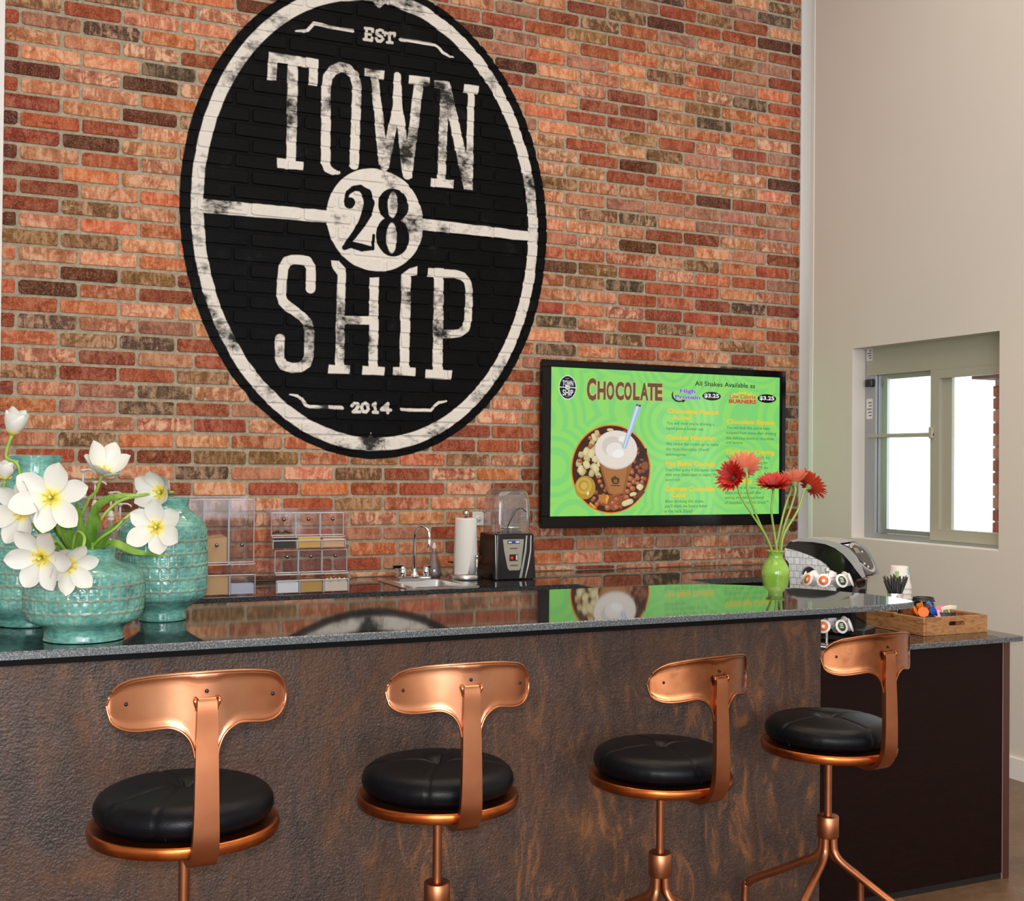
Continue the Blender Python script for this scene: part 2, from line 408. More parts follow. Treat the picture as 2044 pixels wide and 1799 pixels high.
# ------------------------------------------------------------------ brick wall
TONES = {'R': (142, 64, 38), 'O': (176, 94, 56), 'L': (188, 120, 82), 'D': (88, 42, 24), 'T': (124, 84, 50), 'P': (160, 102, 80), 'G': (84, 64, 48), 'M': (182, 112, 82)}
MOT = {'R': .15, 'O': .45, 'L': .8, 'D': .08, 'T': .5, 'P': .25, 'G': .45, 'M': 1.0}
LEFT = {-5:'LRTO', -4:'TRLL', -3:'RPGO', -2:'LLMR', -1:'RLLG', 0:'DMDL', 1:'RLLO', 2:'RLDT', 3:'DRRL', 4:'RDLO', 5:'DLRL', 6:'ROLO', 7:'RRLO', 8:'RTLL', 9:'DMOO', 10:'TTLO', 11:'OMLO', 12:'LDTR',
        13:'ODOR', 14:'ROML', 15:'RGMP', 16:'OTGR', 17:'RMRP', 18:'TRRT', 19:'RMPG', 20:'OPGR', 21:'RLLM', 22:'LTOR', 23:'PRRR', 24:'RMMR', 25:'OLRR', 26:'MRDL'}
RIGHT = {-10:'LRTDRRD', -9:'RTOPLLR', -8:'RTRLLTPR', -7:'LROLRPRR', -6:'OPLTOPOR', -5:'LLLOLGRR', -4:'RLRLTOOL', -3:'LRRLGORL', -2:'ORRLOOLR', -1:'LLTRMRPR', 0:'LRLTPPOR', 1:'LRDLOLDP', 2:'LLRRLLMR',
         3:'TMLODROL', 4:'LPPPPPPO', 5:'LTGMPOPP', 6:'LLLRRLLO', 7:'PLDRLPRP', 8:'OOOLTORT', 9:'DTRMORPP', 10:'OTGRRLLO', 11:'MMRORGRR', 12:'ROMRRRML', 13:'GLRTOORR', 14:'LRTRLTLR', 15:'GLROLRLP'}
PITCHZ, ZJ0 = .08297, 3.5194
BXL, BXR, BTOP = .188, 5.036, 5.2
JT = .0165
MID = {22:'LOORTRRR', 23:'TTOTOTLR', 24:'GPMTRMOR', 25:'LRORRMRO', 26:'LMRTOMMR', 27:'MMOLLORL', 28:'RORPPRLM', 29:'LOROLRDRPLPMPP', 30:'OMRRPOMOLRGMM'}
def bx(k): return .453+.2863*k-.00028*k*k
allb = []
rr = random.Random(11)
for n in range(-21, 32):
    z1 = ZJ0-n*PITCHZ; z0 = z1-PITCHZ; off = .32 if n % 2 else 0
    if z0 > BTOP: continue
    z0 = max(z0, .918-JT/2)
    for k in range(-2, 18):
        a, b = bx(k+off), bx(k+1+off)
        if b < BXL+.02 or a > BXR-.02: continue
        a = max(a, BXL-JT/2); b = min(b, BXR+JT/2)
        if b-a < .04: continue
        c = rr.choices('ROLDTPGM', (24, 24, 24, 9, 7, 9, 5, 12))[0]
        li = k+2 if n % 2 else k+1
        if n in LEFT and 0 <= li < 4: c = LEFT[n][li]
        ri = k-9
        if n in RIGHT and 0 <= ri < len(RIGHT[n]): c = RIGHT[n][ri]
        if n in MID and 2 <= k < 2+len(MID[n]): c = MID[n][k-2]
        allb.append((a+JT/2, b-JT/2, z0+JT/2, min(z1, 5.25)-JT/2, c))
def brick_geo(mb, b):
    a, c, z0, z1, _ = b; q = .009; j = lambda s=.0022: rr.uniform(-s, s)
    o = [(a+q*rr.uniform(.5,1.5), z0+j()), (c-q*rr.uniform(.5,1.5), z0+j()), (c+j(), z0+q*rr.uniform(.5,1.5)), (c+j(), z1-q*rr.uniform(.5,1.5)),
         (c-q*rr.uniform(.5,1.6), z1+j()), (a+q*rr.uniform(.5,1.6), z1+j()), (a+j(), z1-q*rr.uniform(.5,1.5)), (a+j(), z0+q*rr.uniform(.5,1.5))]
    cx, cz = (a+c)/2, (z0+z1)/2; f = YB+rr.uniform(-.0015, .0015); e = .0026
    inn = [(x-math.copysign(e, x-cx), z-math.copysign(e, z-cz)) for x, z in o]
    vs = [(x, f, z) for x, z in inn]+[(x, f+.0022, z) for x, z in o]+[(x, YB+.02, z) for x, z in o]
    fs = [tuple(range(8))]+[(i, 8+i, 8+(i+1) % 8, (i+1) % 8) for i in range(8)]+[(8+i, 16+i, 16+(i+1) % 8, 8+(i+1) % 8) for i in range(8)]
    mb.add(vs, fs); return len(fs)
def paint_attr(o, cells):
    """per-face tone of the fired clay"""
    me = o.data
    for a, ty in (('tone', 'FLOAT_COLOR'), ('shift', 'FLOAT_VECTOR'), ('mottle', 'FLOAT')): me.attributes.new(a, ty, 'FACE')
    T, S, K = [me.attributes[a] for a in ('tone', 'shift', 'mottle')]
    tv = []; sv = []; kv = []
    for cnt, c in cells:
        g = rr.uniform(.86, 1.14); col = srgb(*[min(255, v*g+rr.uniform(-5, 5)) for v in TONES[c]]); sh = [rr.uniform(-9, 9) for _ in range(3)]; mo = MOT[c]*rr.uniform(.6, 1.25)
        for _ in range(cnt): tv += [*col, 1]; sv += sh; kv.append(mo)
    T.data.foreach_set('color', tv); S.data.foreach_set('vector', sv); K.data.foreach_set('value', kv)
def bscore(b):
    x, y, w = seen((b[0]+b[1])/2, YB, (b[2]+b[3])/2)
    if not (5 < x < 2044 and 2 < y < 1130): return 0
    if 1086 < x < 1565 and 745 < y < 1045: return 0
    if x < 330 and y > 960: return 0
    return (b[1]-b[0])*(b[3]-b[2])/w**3
allb.sort(key=lambda b: -bscore(b))
wall = MB().box((BXL, YB+.0075, 0), (BXR, YB+.25, BTOP+.5)).build('wall_back', M_MORTAR, kind='structure', label='brick wall with a painted black and white oval emblem')
for b in allb[:300]:
    m = MB(); c = brick_geo(m, b); o = m.build('brick', M_BRICK, wall, fix=False); paint_attr(o, [(c, b[4])])
m = MB(); cells = [(brick_geo(m, b), b[4]) for b in allb[300:]]
o = m.build('bricks_further', M_BRICK, wall, kind='stuff', fix=False); paint_attr(o, cells)

# ------------------------------------------------------------------ room shell
def plaster(name, c1, c2):
    m = mat(name, c1, .75); t = NT(m); p = t.pos(); t.col(t.mix(t.noise(p, 1.3, 2), c1, c2)); t.bump(t.noise(p, 150, 3), .12, .002); return m
M_WALL = plaster('painted_plaster', srgb(223, 215, 206), srgb(227, 220, 212))
M_TRIM = plaster('white_trim_paint', srgb(240, 237, 233), srgb(243, 240, 237))
M_CEIL = plaster('ceiling_paint', srgb(220, 218, 212), srgb(215, 213, 208))
m = mat('stained_concrete', rough=.35); t = NT(m); p = t.pos()
t.col(t.ramp(t.math('ADD', t.math('MULTIPLY', t.noise(p, 2.2, 5, .6, .5), .6), t.math('MULTIPLY', t.noise(p, 30, 5, .75), .4)), [(.3, srgb(72, 52, 38)), (.5, srgb(108, 84, 64)), (.7, srgb(138, 116, 94))]))
t.bump(t.noise(p, 60, 4), .1, .003); M_FLOOR = m
MB().box((-3.3, -4.6, -.1), (7.5, 7.0, 0)).build('floor', M_FLOOR, kind='structure')
MB().box((-3.3, -4.6, 5.45), (7.5, 7.0, 5.6)).build('ceiling', M_CEIL, kind='structure')
XW, XD = 4.813, .17                    # window wall and the depth of its reveal
WY0, WY1, WZ0, WZ1 = 4.444, 5.543, 1.128, 2.252
YJ = 5.905                             # where the furred-out window wall stops short of the bricks
w = MB(); w.box((XW, -4.6, 0), (XW+.16, WY0, 5.5)).box((XW, WY1, 0), (XW+.16, YJ, 5.5)).box((XW, WY0, 0), (XW+.16, WY1, WZ0)).box((XW, WY0, WZ1), (XW+.16, WY1, 5.5))
w.build('wall_right', M_WALL, kind='structure', label='pale plastered wall holding the window')

MB().box((BXR, YB-.006, 0), (5.22, YB+.25, 5.5)).build('trim_1', M_TRIM, kind='structure')
MB().box((XW-.004, YJ-.004, 0), (XW+.04, YJ+.03, 5.5)).build('trim_2', mat('corner_bead_paint', srgb(238, 240, 236), .5), kind='structure')
MB().box((5.22, YJ+.03, 0), (5.30, YB+.25, 5.5)).build('wall_return', M_WALL, kind='structure')
MB().box((-.4, YB-.03, .914), (BXL, YB+.25, 5.5)).build('wall_left', M_TRIM, kind='structure')
MB().box((-3.3, -4.6, 0), (-3.1, 7, 5.5)).build('wall_far_left', M_WALL, kind='structure')
MB().box((-3.1, YB, 0), (-.4, YB+.25, 5.5)).build('wall_back_left', M_WALL, kind='structure')
# shop front behind the camera: piers and lintel round three tall openings
w = MB(); w.box((-3.1, -4.6, 3.9), (XW, -4.4, 5.5)).box((-3.1, -4.6, 0), (XW, -4.4, .45))
for x in (-3.1, -.55, 1.9, 4.3): w.box((x, -4.6, .45), (x+.5, -4.4, 3.9))
w.build('wall_front', M_WALL, kind='structure')
MB().box((XW-.016, -4.4, 0), (XW, YJ, .106)).build('baseboard_right', M_TRIM, kind='structure')
# ------------------------------------------------------------------ stone, wood, steel, copper
def granite(name, lo, mid, hi, rough):
    m = mat(name, rough=rough, spec=.6); t = NT(m); p = t.pos()
    a = t.noise(p, 260, 3, .75); b = t.noise(p, 620, 2, .6); v = t.n('ShaderNodeTexVoronoi', i_Scale=330); t.l(p, v.inputs['Vector'])
    h = t.math('ADD', t.math('MULTIPLY', a, .65), t.math('MULTIPLY', b, .35))
    c = t.ramp(h, [(.38, lo), (.5, mid), (.62, hi)]); t.col(c); return m
M_GRAN = granite('polished_granite', (.004, .005, .006), (.014, .016, .018), (.07, .075, .08), .035)
M_GEDGE = granite('granite_edge_lit', (.009, .012, .015), (.048, .058, .066), (.29, .31, .33), .4)  # same stone, paler: flash light put into the edge colour
M_GEDGE2 = granite('granite_edge_dark', (.006, .007, .009), (.022, .026, .03), (.12, .13, .14), .25)
M_BLACKW = mat('black_substrate', (.003, .003, .003), .7, spec=.1)
m = mat('rusted_steel_panel', rough=.5, metal=.0, spec=.4); t = NT(m); p = t.pos()
big = t.noise(t.scaled(p, (1, 1, .7)), 3.2, 5, .62, 1.4); st = t.noise(t.scaled(p, (1, 1, .32)), 15, 5, .65, 1.6); fi = t.noise(p, 130, 4, .7)
xs = t.n('ShaderNodeSeparateXYZ'); t.l(p, xs.inputs[0])
c = t.ramp(big, [(.3, srgb(47, 37, 34)), (.46, srgb(66, 49, 42)), (.58, srgb(71, 48, 35)), (.72, srgb(88, 57, 35))])
pk = t.ramp(t.math('ADD', t.math('MULTIPLY', t.noise(p, 1.1, 3), .7), t.math('MULTIPLY', xs.outputs[0], .09)), [(.38, .08), (.56, 1)])
c = t.mix(t.math('MULTIPLY', t.math('MULTIPLY', t.ramp(st, [(.53, 0), (.72, 1)]), .72), pk), c, srgb(146, 90, 44))
c = t.mix(t.math('MULTIPLY', t.ramp(st, [(.34, 1), (.50, 0)]), .6), c, srgb(38, 28, 26))
c = t.mix(t.math('MULTIPLY', t.ramp(fi, [(.5, 0), (.75, 1)]), .22), c, srgb(140, 118, 104)); t.col(c)
t.rough(t.ramp(big, [(.35, .42), (.7, .6)])); t.bump(t.math('ADD', t.noise(p, 170, 2, .5), t.math('MULTIPLY', t.noise(p, 60, 2, .5), .8)), .5, .005); M_PANEL = m
m = mat('dark_stained_wood', rough=.5, spec=.10); t = NT(m); p = t.pos()
t.col(t.ramp(t.noise(t.scaled(p, (1, 1, 6)), 22, 5, .7, .4), [(.3, srgb(20, 9, 8)), (.7, srgb(31, 14, 12))])); t.bump(t.noise(t.scaled(p, (8, 8, 60)), 14, 3), .12, .002); M_DWOOD = m
M_DEDGE = mat('dark_wood_edge', srgb(74, 40, 34), .4)
M_PALE = mat('pale_edge_banding', srgb(150, 120, 105), .5)
M_CHROME = mat('chrome', (.82, .83, .85), .08, 1); M_STEEL = mat('brushed_steel', (.62, .61, .6), .28, 1)
M_BLACK = mat('black_plastic', (.012, .012, .013), .35); M_GBLACK = mat('gloss_black_plastic', (.008, .008, .009), .06, spec=.7)
M_WHITE = mat('white_plastic', (.75, .75, .74), .35)

# ------------------------------------------------------------------ bar
BS = .819; BY0, BY1, BZ = 3.245*BS, 4.10*BS, 1.155
def slab(mb, outline, z0, z1, b=.003):
    """stone slab: polished top, rougher rim"""
    n = len(outline); cx = sum(p[0] for p in outline)/n; cy = sum(p[1] for p in outline)/n
    inn = []
    for i in range(n):
        a, c = Vector(outline[i-1]), Vector(outline[(i+1) % n]); t = (c-a).normalized(); nn = Vector((-t.y, t.x)); p = Vector(outline[i])
        inn.append(p+nn*b)
    vs = [(p.x, p.y, z1) for p in inn]+[(x, y, z1-b) for x, y in outline]+[(x, y, z0) for x, y in outline]
    mb.add(vs, [tuple(range(n))], 0)
    mb.add(vs, [(i, n+i, n+(i+1) % n, (i+1) % n) for i in range(n)]+[(n+i, 2*n+i, 2*n+(i+1) % n, n+(i+1) % n) for i in range(n)], 1)
    mb.add(vs, [tuple(range(2*n, 3*n))[::-1]], 1)
bar = thing('bar_counter', (1.0, 2.9, 0), 'long bar with rust patterned front panel and polished dark granite top', 'bar')
tip = [p*BS for p in smoothpath([(3.02, 3.247, 0), (3.10, 3.262, 0), (3.152, 3.30, 0), (3.174, 3.40, 0), (3.165, 3.50, 0), (3.140, 3.60, 0), (3.09, 3.72, 0), (3.03, 3.82, 0), (2.95, 3.93, 0), (2.86, 4.02, 0), (2.74, 4.08, 0)], 5)]
mb = MB(); slab(mb, [(-1.8, BY0), (2.3, BY0)]+[(p.x, p.y) for p in tip]+[(2.15, BY1), (-1.8, BY1)], BZ-.0172, BZ)
mb.build('worktop', [M_GRAN, M_GEDGE], bar, label='polished dark granite top with a rounded end')
mb = MB(); mb.box((-1.8, BY0+.006, BZ-.0305), (2.275, BY1-.14, BZ-.0172)); mb.build('substrate', M_BLACKW, bar)
mb = MB(); BX1 = at(1637, 1500, Y=BY0+.042).x; mb.box((-1.8, BY0+.042, 0), (BX1, BY0+.068, BZ-.0305)); mb.build('front_panel', M_PANEL, bar, label='mottled rust brown front panel')
mb = MB(); mb.box((-1.8, BY0+.068, 0), (BX1-.01, BY0+.20, BZ-.0305)); mb.build('knee_wall', M_DWOOD, bar)
M_SCREW = mat('rusted_screw_head', srgb(84, 58, 44), .5)
for i, (x, y) in enumerate(((684,1335),(683,1440),(681,1535),(684,1635),(681,1735),(1225,1297),(1222,1392),(1080,1590),(976,1693),(1462,1616),(1462,1510),(1228,1750),(300,1500),(1100,1390))):
    p = at(x, y, Y=BY0+.042); MB().sphere((p.x, p.y, p.z), .004, 8, 4, sc=(1, .45, 1)).build('screw_head', M_SCREW, bar)

# ------------------------------------------------------------------ end cabinet and its stone top
CY = 3.30
cab = thing('end_cabinet', (3.2, CY, 0), 'dark brown wooden cabinet end standing beyond the bar panel, under the tray', 'cabinet')
mb = MB(); mb.box((2.27, CY+.012, .0), (3.605, 4.28, .894)).box((3.03, 4.3, .0), (3.605, 5.57, .894)); mb.build('carcass', M_DWOOD, cab)
mb = MB(); mb.box((2.26, CY, .024), (3.598, CY+.012, .894)); mb.build('end_panel', M_DWOOD, cab, label='flat dark brown panel')
mb = MB(); mb.box((3.602, CY-.003, .0), (3.632, 5.57, .894)); mb.build('corner_strip', M_DEDGE, cab)
mb = MB(); mb.box((3.598, CY-.001, .0), (3.602, CY+.02, .894)); mb.build('edge_banding', M_PALE, cab, label='thin pale edge line')
mb = MB(); mb.box((2.26, CY+.004, .0), (3.602, CY+.012, .024)); mb.build('plinth', mat('black_plinth', (.006, .004, .004), .6), cab)
mb = MB(); slab(mb, [(2.24, CY-.022), (3.680, CY-.022), (3.688, CY-.010), (3.70, 3.9), (3.70, 5.583), (3.0, 5.583), (3.0, 4.3), (2.24, 4.3)], .895, .914)
o = mb.build('stone_worktop', [M_GRAN, M_GEDGE], label='lower dark granite worktop on the end cabinet beside the bar', cat='worktop')

# ------------------------------------------------------------------ back counter
bc = thing('back_counter', (2.0, 5.9, 0), 'long low counter with dark granite top running along the brick wall', 'counter')
SX0, SX1, SY0, SY1 = 2.10, 2.40, 5.68, 6.03        # sink cut-out
mb = MB(); F0, F1 = 5.585, YB-.002; z0, z1 = .884, .914
def ring(mb, x0, x1, y0, y1, hx0, hx1, hy0, hy1, z0, z1):
    for a, b in (((x0, y0), (x1, hy0)), ((x0, hy1), (x1, y1)), ((x0, hy0), (hx0, hy1)), ((hx1, hy0), (x1, hy1))):
        mb.box((a[0], a[1], z0), (b[0], b[1], z1), 0)
ring(mb, -1.2, 4.805, F0, F1, SX0, SX1, SY0, SY1, z0, z1)
mb.box((-1.2, F0-.002, z0), (4.805, F0, z1-.002), 1)
mb.build('worktop', [M_GRAN, M_GEDGE2], bc)
mb = MB(); mb.box((-1.2, F0+.04, .1), (4.805, F1, .70)); mb.box((-1.2, F0+.04, .70), (SX0-.05, F1, z0)); mb.box((SX1+.05, F0+.04, .70), (4.805, F1, z0)); mb.box((SX0-.05, F0+.04, .7), (SX1+.05, F0+.06, z0)); mb.build('cabinet_fronts', M_DWOOD, bc)
mb = MB(); mb.box((-1.2, F0+.1, 0), (4.805, F1, .1)); mb.build('plinth', M_BLACKW, bc)

# ------------------------------------------------------------------ copper stools
m = mat('brushed_copper', rough=.3, metal=1); t = NT(m); p = t.obc()
c = t.ramp(t.noise(p, 6, 3, .5, .3), [(.3, srgb(180, 116, 82)), (.5, srgb(202, 140, 104)), (.7, srgb(212, 156, 120))])
c = t.mix(t.math('MULTIPLY', t.ramp(t.noise(p, 24, 4, .7), [(.62, 0), (.8, 1)]), .2), c, srgb(128, 74, 48)); t.col(c)
t.rough(t.ramp(t.noise(p, 12, 3), [(.3, .27), (.7, .36)])); M_COPPER = m
m = mat('aged_copper', rough=.36, metal=1); t = NT(m); p = t.obc()
t.col(t.ramp(t.noise(p, 6, 3, .5, .2), [(.3, srgb(150, 92, 62)), (.55, srgb(176, 114, 80)), (.75, srgb(190, 128, 92))])); M_COP2 = m
m = mat('copper_rim', rough=.3, metal=1); t = NT(m); p = t.obc()
t.col(t.ramp(t.noise(t.scaled(p, (1, 1, 1)), 8, 4, .6, .8), [(.35, srgb(150, 78, 36)), (.6, srgb(190, 108, 56)), (.8, srgb(205, 126, 72))])); M_RIM = m
m = mat('black_leather', (.0018, .0022, .0036), .38, spec=.15); t = NT(m); p = t.obc()
v = t.n('ShaderNodeTexVoronoi', i_Scale=420); t.l(p, v.inputs['Vector']); t.bump(v.outputs[0], .12, .0015); M_LEA = m
m = mat('shade_toned_copper', rough=.32, metal=1); t = NT(m); p = t.obc()  # shade put into the copper's colour for two stools; the patches are real
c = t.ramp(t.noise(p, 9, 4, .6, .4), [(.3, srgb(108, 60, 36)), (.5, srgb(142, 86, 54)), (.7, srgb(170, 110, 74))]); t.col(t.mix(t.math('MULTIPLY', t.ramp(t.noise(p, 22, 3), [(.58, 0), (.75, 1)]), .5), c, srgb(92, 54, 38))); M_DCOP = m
M_THREAD = mat('seam_thread', (.03, .032, .036), .5); M_RIVET = mat('dark_rivet', (.02, .02, .025), .25, .6)
def stool(loc, rot, seams, label, M_COP=None):
    M_COP = M_COP or M_COPPER
    s = thing('bar_stool', (loc[0], loc[1], 0), label, 'stool', 'copper bar stools in front of the bar', rot)
    LSC[0] = .8537; z = loc[2]/LSC[0]; R = .200
    # rim pan with a rolled edge
    prof = [(.0001, z-.016), (.15, z-.016), (.188, z-.016), (.199, z-.013), (R, z-.006), (R+.002, z+.001), (R, z+.007), (.199, z+.011), (.192, z+.012), (.184, z+.008), (.0001, z+.004)]
    mb = MB().lathe(prof, n=64); mb.build('seat_pan', M_RIM, s, local=True)
    # padded cushion: panels pinched at the seams and the centre
    n, m_ = 96, 22; prof = []
    for i in range(m_+1):
        u = i/m_; a = -PI*.42+(PI*.92)*u
        r = .188*max(0, math.cos(a))**.62 if a < PI/2 else 0
        prof.append((r, z+.044+.040*math.sin(a)))
    inner = [(.188*(1-k/8), 0) for k in range(8)]
    prof = []
    for i in range(9): a = -PI/2+PI*i/8*.94; prof.append((.146+.043*math.cos(a), z+.046+.037*math.sin(a)))
    r9, z9 = prof[-1]
    for i in range(1, 13): u = i/12; prof.append((max(1e-4, r9*(1-u)), z9+.010*math.sin(min(1, u*1.35)*PI/2) - (.020*max(0, (u-.66)/.34)**2)))
    def fn(a, i, r, zz):
        d = min(abs((a-sm+PI) % (2*PI)-PI) for sm in seams)*max(r, .02)
        g = math.exp(-(d/.0045)**2); up = max(0, min(1, (i-2)/4))
        wr = .0009*math.sin(a*23+math.sin(a*5)*3)*max(0, 1-i/7)
        return (max(1e-4, r-.0018*g*(1 if 1 < i < 9 else 0)+wr), zz-.0028*g*(i >= 5))
    MB().lathe(prof, n=192, fn=fn).build('cushion', M_LEA, s, local=True)
    for a in seams:
        pts = []; st = MB()
        for i in range(2, len(prof)-4):
            r, zz = prof[i]; pts.append(((r-.0022)*math.cos(a+.02/max(r, .05)), (r-.0022)*math.sin(a+.02/max(r, .05)), zz-.001))
        st.tube(smoothpath(pts, 2), .0011, 5).build('seam', M_THREAD, s, local=True)
    # strap: under the seat, round the bend and up
    yb = -.236
    path = [(0, -.02, z-.019), (0, -.10, z-.021), (0, -.165, z-.026), (0, -.200, z-.020), (0, -.222, z-.002), (0, yb, z+.03), (0, yb-.004, z+.08), (0, yb-.003, z+.16), (0, yb, z+.24), (0, yb+.001, z+.292), (0, yb+.004, z+.310)]
    P = smoothpath(path, 8); N = len(P)
    wds = [(.027 if i < N*.45 else .027-.009*(i/N-.45)/.55) for i in range(N)]
    MB().ribbon(P, wds, .015, (1, 0, 0), smooth=False).build('back_strap', M_COP2, s, local=True)
    # backrest sheet
    top = [(0,0),(.06,0),(.10,-.001),(.135,-.004),(.155,-.011),(.168,-.022),(.176,-.036),(.180,-.052)]
    bot = [(.180,-.052),(.179,-.066),(.173,-.082),(.160,-.096),(.142,-.104),(.12,-.1065),(.095,-.105),(.072,-.104),(.056,-.109),(.042,-.119),(.031,-.134),(.024,-.155),(.019,-.172)]
    ft = lambda x: np.interp(abs(x), [a for a, _ in top], [b for _, b in top])
    bx_ = [a for a, _ in bot][::-1]; bz_ = [b for _, b in bot][::-1]
    fb = lambda x: np.interp(abs(x), bx_, bz_) if abs(x) > .019 else -.172
    zt = z+.366; yc = yb+.006
    bend = lambda x: yc+2.7*x*x
    xs = [.180*math.sin(PI/2*k/24) for k in range(-24, 25)]; xs = sorted(set([round(x, 5) for x in xs]+[-.019, .019])); rows = 14; arch = lambda x: -.55*x*x
    vs = []; fs = []
    for x in xs:
        a, b = ft(x), fb(x)
        for j in range(rows+1):
            v = j/rows; zz = a+(b-a)*v; e = min((a-zz), (zz-b))
            edge = min(e, .18-abs(x) if abs(x) > .12 else 1)
            lip = -.006*math.exp(-(edge/.006)**2)             # the edge rolls back towards the viewer
            vs.append((x, bend(x)+lip, zt+zz+arch(x)))
    for i in range(len(xs)-1):
        for j in range(rows): q = i*(rows+1)+j; fs.append((q, q+1, q+rows+2, q+rows+1))
    bk = MB().add(vs, fs, 0, True); br = bk.build('backrest', M_COP, s, local=True)
    sol = br.modifiers.new('thickness', 'SOLIDIFY'); sol.thickness = .0022; sol.offset = 0
    out = [(x, ft(x)) for x in [.180*math.sin(PI/2*k/20) for k in range(-20, 21)]]
    out = out+[(a, b) for a, b in bot[1:]]+[(-a, b) for a, b in bot[1:][::-1]]
    # drop duplicates at the ends and walk round as a closed bead
    ol = smoothpath([(x, bend(x)-.006, zt+b+arch(x)) for x, b in out[4:-1]]+[(x, bend(x)-.006, zt+b+arch(x)) for x, b in out[:4]], 2)
    MB().tube(ol, .0029, 8, closed=False).build('rolled_edge', M_COP, br, local=True)
    for (x, zz) in ((-.146, -.052), (0, -.038), (.146, -.052)):
        MB().sphere((x, bend(x)-.003, zt+zz+arch(x)), .0042, 10, 6, sc=(1, .6, 1)).build('rivet', M_RIVET, br, local=True)
    wl = MB()
    for sx in (-1, 1):
        wl.tube(smoothpath([(sx*.022, yc-.004, zt-.050), (sx*.024, yc-.010, zt-.055), (sx*.0205, yc-.006, zt-.066), (sx*.0195, yc-.005, zt-.075)], 3), [.0035]*3+[.0042]*4+[.003]*3, 7)
    wl.rbox((-.019, yc-.010, zt-.070), (.019, yc-.002, zt-.050), .002); wl.build('weld', M_COP, br, local=True)
    # threaded spindle, collar, four tube legs
    zc = z-.213
    pr = []; k = 0; zz = z-.015
    while zz > zc-.02: pr += [(.0118, zz), (.0102, zz-.0016)]; zz -= .0034
    MB().lathe(pr, n=20).build('screw_spindle', M_COP2, s, local=True)
    MB().lathe([(.0105, zc+.001), (.030, zc+.001), (.0325, zc-.002), (.0325, zc-.062), (.030, zc-.065), (.012, zc-.065)], n=32).build('collar', M_COP2, s, local=True)
    for q in range(4):
        a = q*PI/2+math.radians(28)-rot; ca, sa = math.cos(a), math.sin(a)
        pp = [(.0175, zc-.055), (.018, zc-.085), (.022, zc-.108), (.042, zc-.132), (.09, zc-.160), (.17, zc-.205), (.232, zc-.238), (.262, zc-.262), (.272, zc-.30), (.278, .10), (.283, .012)]
        lg = MB().tube(smoothpath([(r*ca, r*sa, h) for r, h in pp], 5), .0118, 12).build('leg', M_COP2, s, local=True)
        MB().lathe([(.0001, 0), (.015, 0), (.016, .004), (.014, .014), (.0001, .016)], c=(.283*ca, .283*sa, 0), n=16).build('foot', M_BLACK, lg, local=True)
    LSC[0] = 1.0
    return s
SM = lambda *d: [math.radians(a) for a in d]
stool((.389, 2.241, .883), 0, SM(-118, 30, 100, 205), 'copper stool nearest the teal vases, its back squarely towards the room')
stool((.936, 2.361, .845), math.radians(-3), SM(-116, -20, 62, 160), 'copper stool in front of the middle of the bar, second from the teal vases')
stool((1.537, 2.434, .808), math.radians(9), SM(-100, -10, 80, 170), 'shade-toned copper stool turned a little, before the bar below the menu screen', M_DCOP)
stool((2.054, 2.448, .832), math.radians(5), SM(-92, 88, 0, 180), 'shade-toned mottled copper stool at the end of the bar before the wooden tray', M_DCOP)
# ------------------------------------------------------------------ window in the right wall
M_FRAME = mat('putty_painted_steel', srgb(178, 176, 160), .45); M_ALU = mat('aluminium_frame', srgb(176, 180, 184), .32, .6)
m = bpy.data.materials.new('window_glass'); m.use_nodes = True; t = m.node_tree; t.nodes.remove(t.nodes['Principled BSDF'])
gl = t.nodes.new('ShaderNodeBsdfGlossy'); gl.inputs['Roughness'].default_value = .02; tr = t.nodes.new('ShaderNodeBsdfTransparent'); fr = t.nodes.new('ShaderNodeLayerWeight'); mx = t.nodes.new('ShaderNodeMixShader')
pw = t.nodes.new('ShaderNodeMath'); pw.operation = 'POWER'; pw.inputs[1].default_value = 5; ml = t.nodes.new('ShaderNodeMath'); ml.operation = 'MULTIPLY_ADD'; ml.inputs[1].default_value = .9; ml.inputs[2].default_value = .04
t.links.new(fr.outputs['Facing'], pw.inputs[0]); t.links.new(pw.outputs[0], ml.inputs[0]); t.links.new(ml.outputs[0], mx.inputs[0]); t.links.new(tr.outputs[0], mx.inputs[1]); t.links.new(gl.outputs[0], mx.inputs[2]); t.links.new(mx.outputs[0], t.nodes['Material Output'].inputs[0]); M_PANE = m
XF = 4.91
win = thing('window_1', (XF, 5.0, WZ0), None, None, kind='structure')
mb = MB(); y0, y1, z0, z1 = WY0-.16, WY1, WZ0, WZ1
mb.box((XF, y1-.088, z0), (XF+.05, y1, z1)); mb.box((XF, y0, z0), (XF+.05, y0+.05, z1)); mb.box((XF, y0+.05, z0), (XF+.05, y1-.088, z0+.035)); mb.build('window_frame', M_ALU, win)
mb = MB(); mb.box((XF-.005, y0, 2.092), (XF+.05, y1-.02, z1)); mb.build('header_panel', M_FRAME, win, label='putty coloured header panel')
mb = MB(); mb.box((XW+.001, WY0, WZ0), (XF, WY1, WZ0+.004)); mb.build('window_sill', M_TRIM, win)
fx = MB(); fx.box((XF+.02, 5.384, 1.165), (XF+.045, 5.45, 2.092)); fx.box((XF+.02, 5.010, 1.165), (XF+.045, 5.384, 1.190)); fx.box((XF+.02, 5.010, 2.064), (XF+.045, 5.384, 2.092)); fx.box((XF+.004, 5.36, 1.19), (XF+.02, 5.392, 2.07))
fx.build('fixed_sash', M_ALU, win); MB().box((XF+.03, 5.010, 1.190), (XF+.034, 5.384, 2.064)).build('pane', M_PANE, win)
sl = MB(); ya, yb2 = 4.36, 5.012
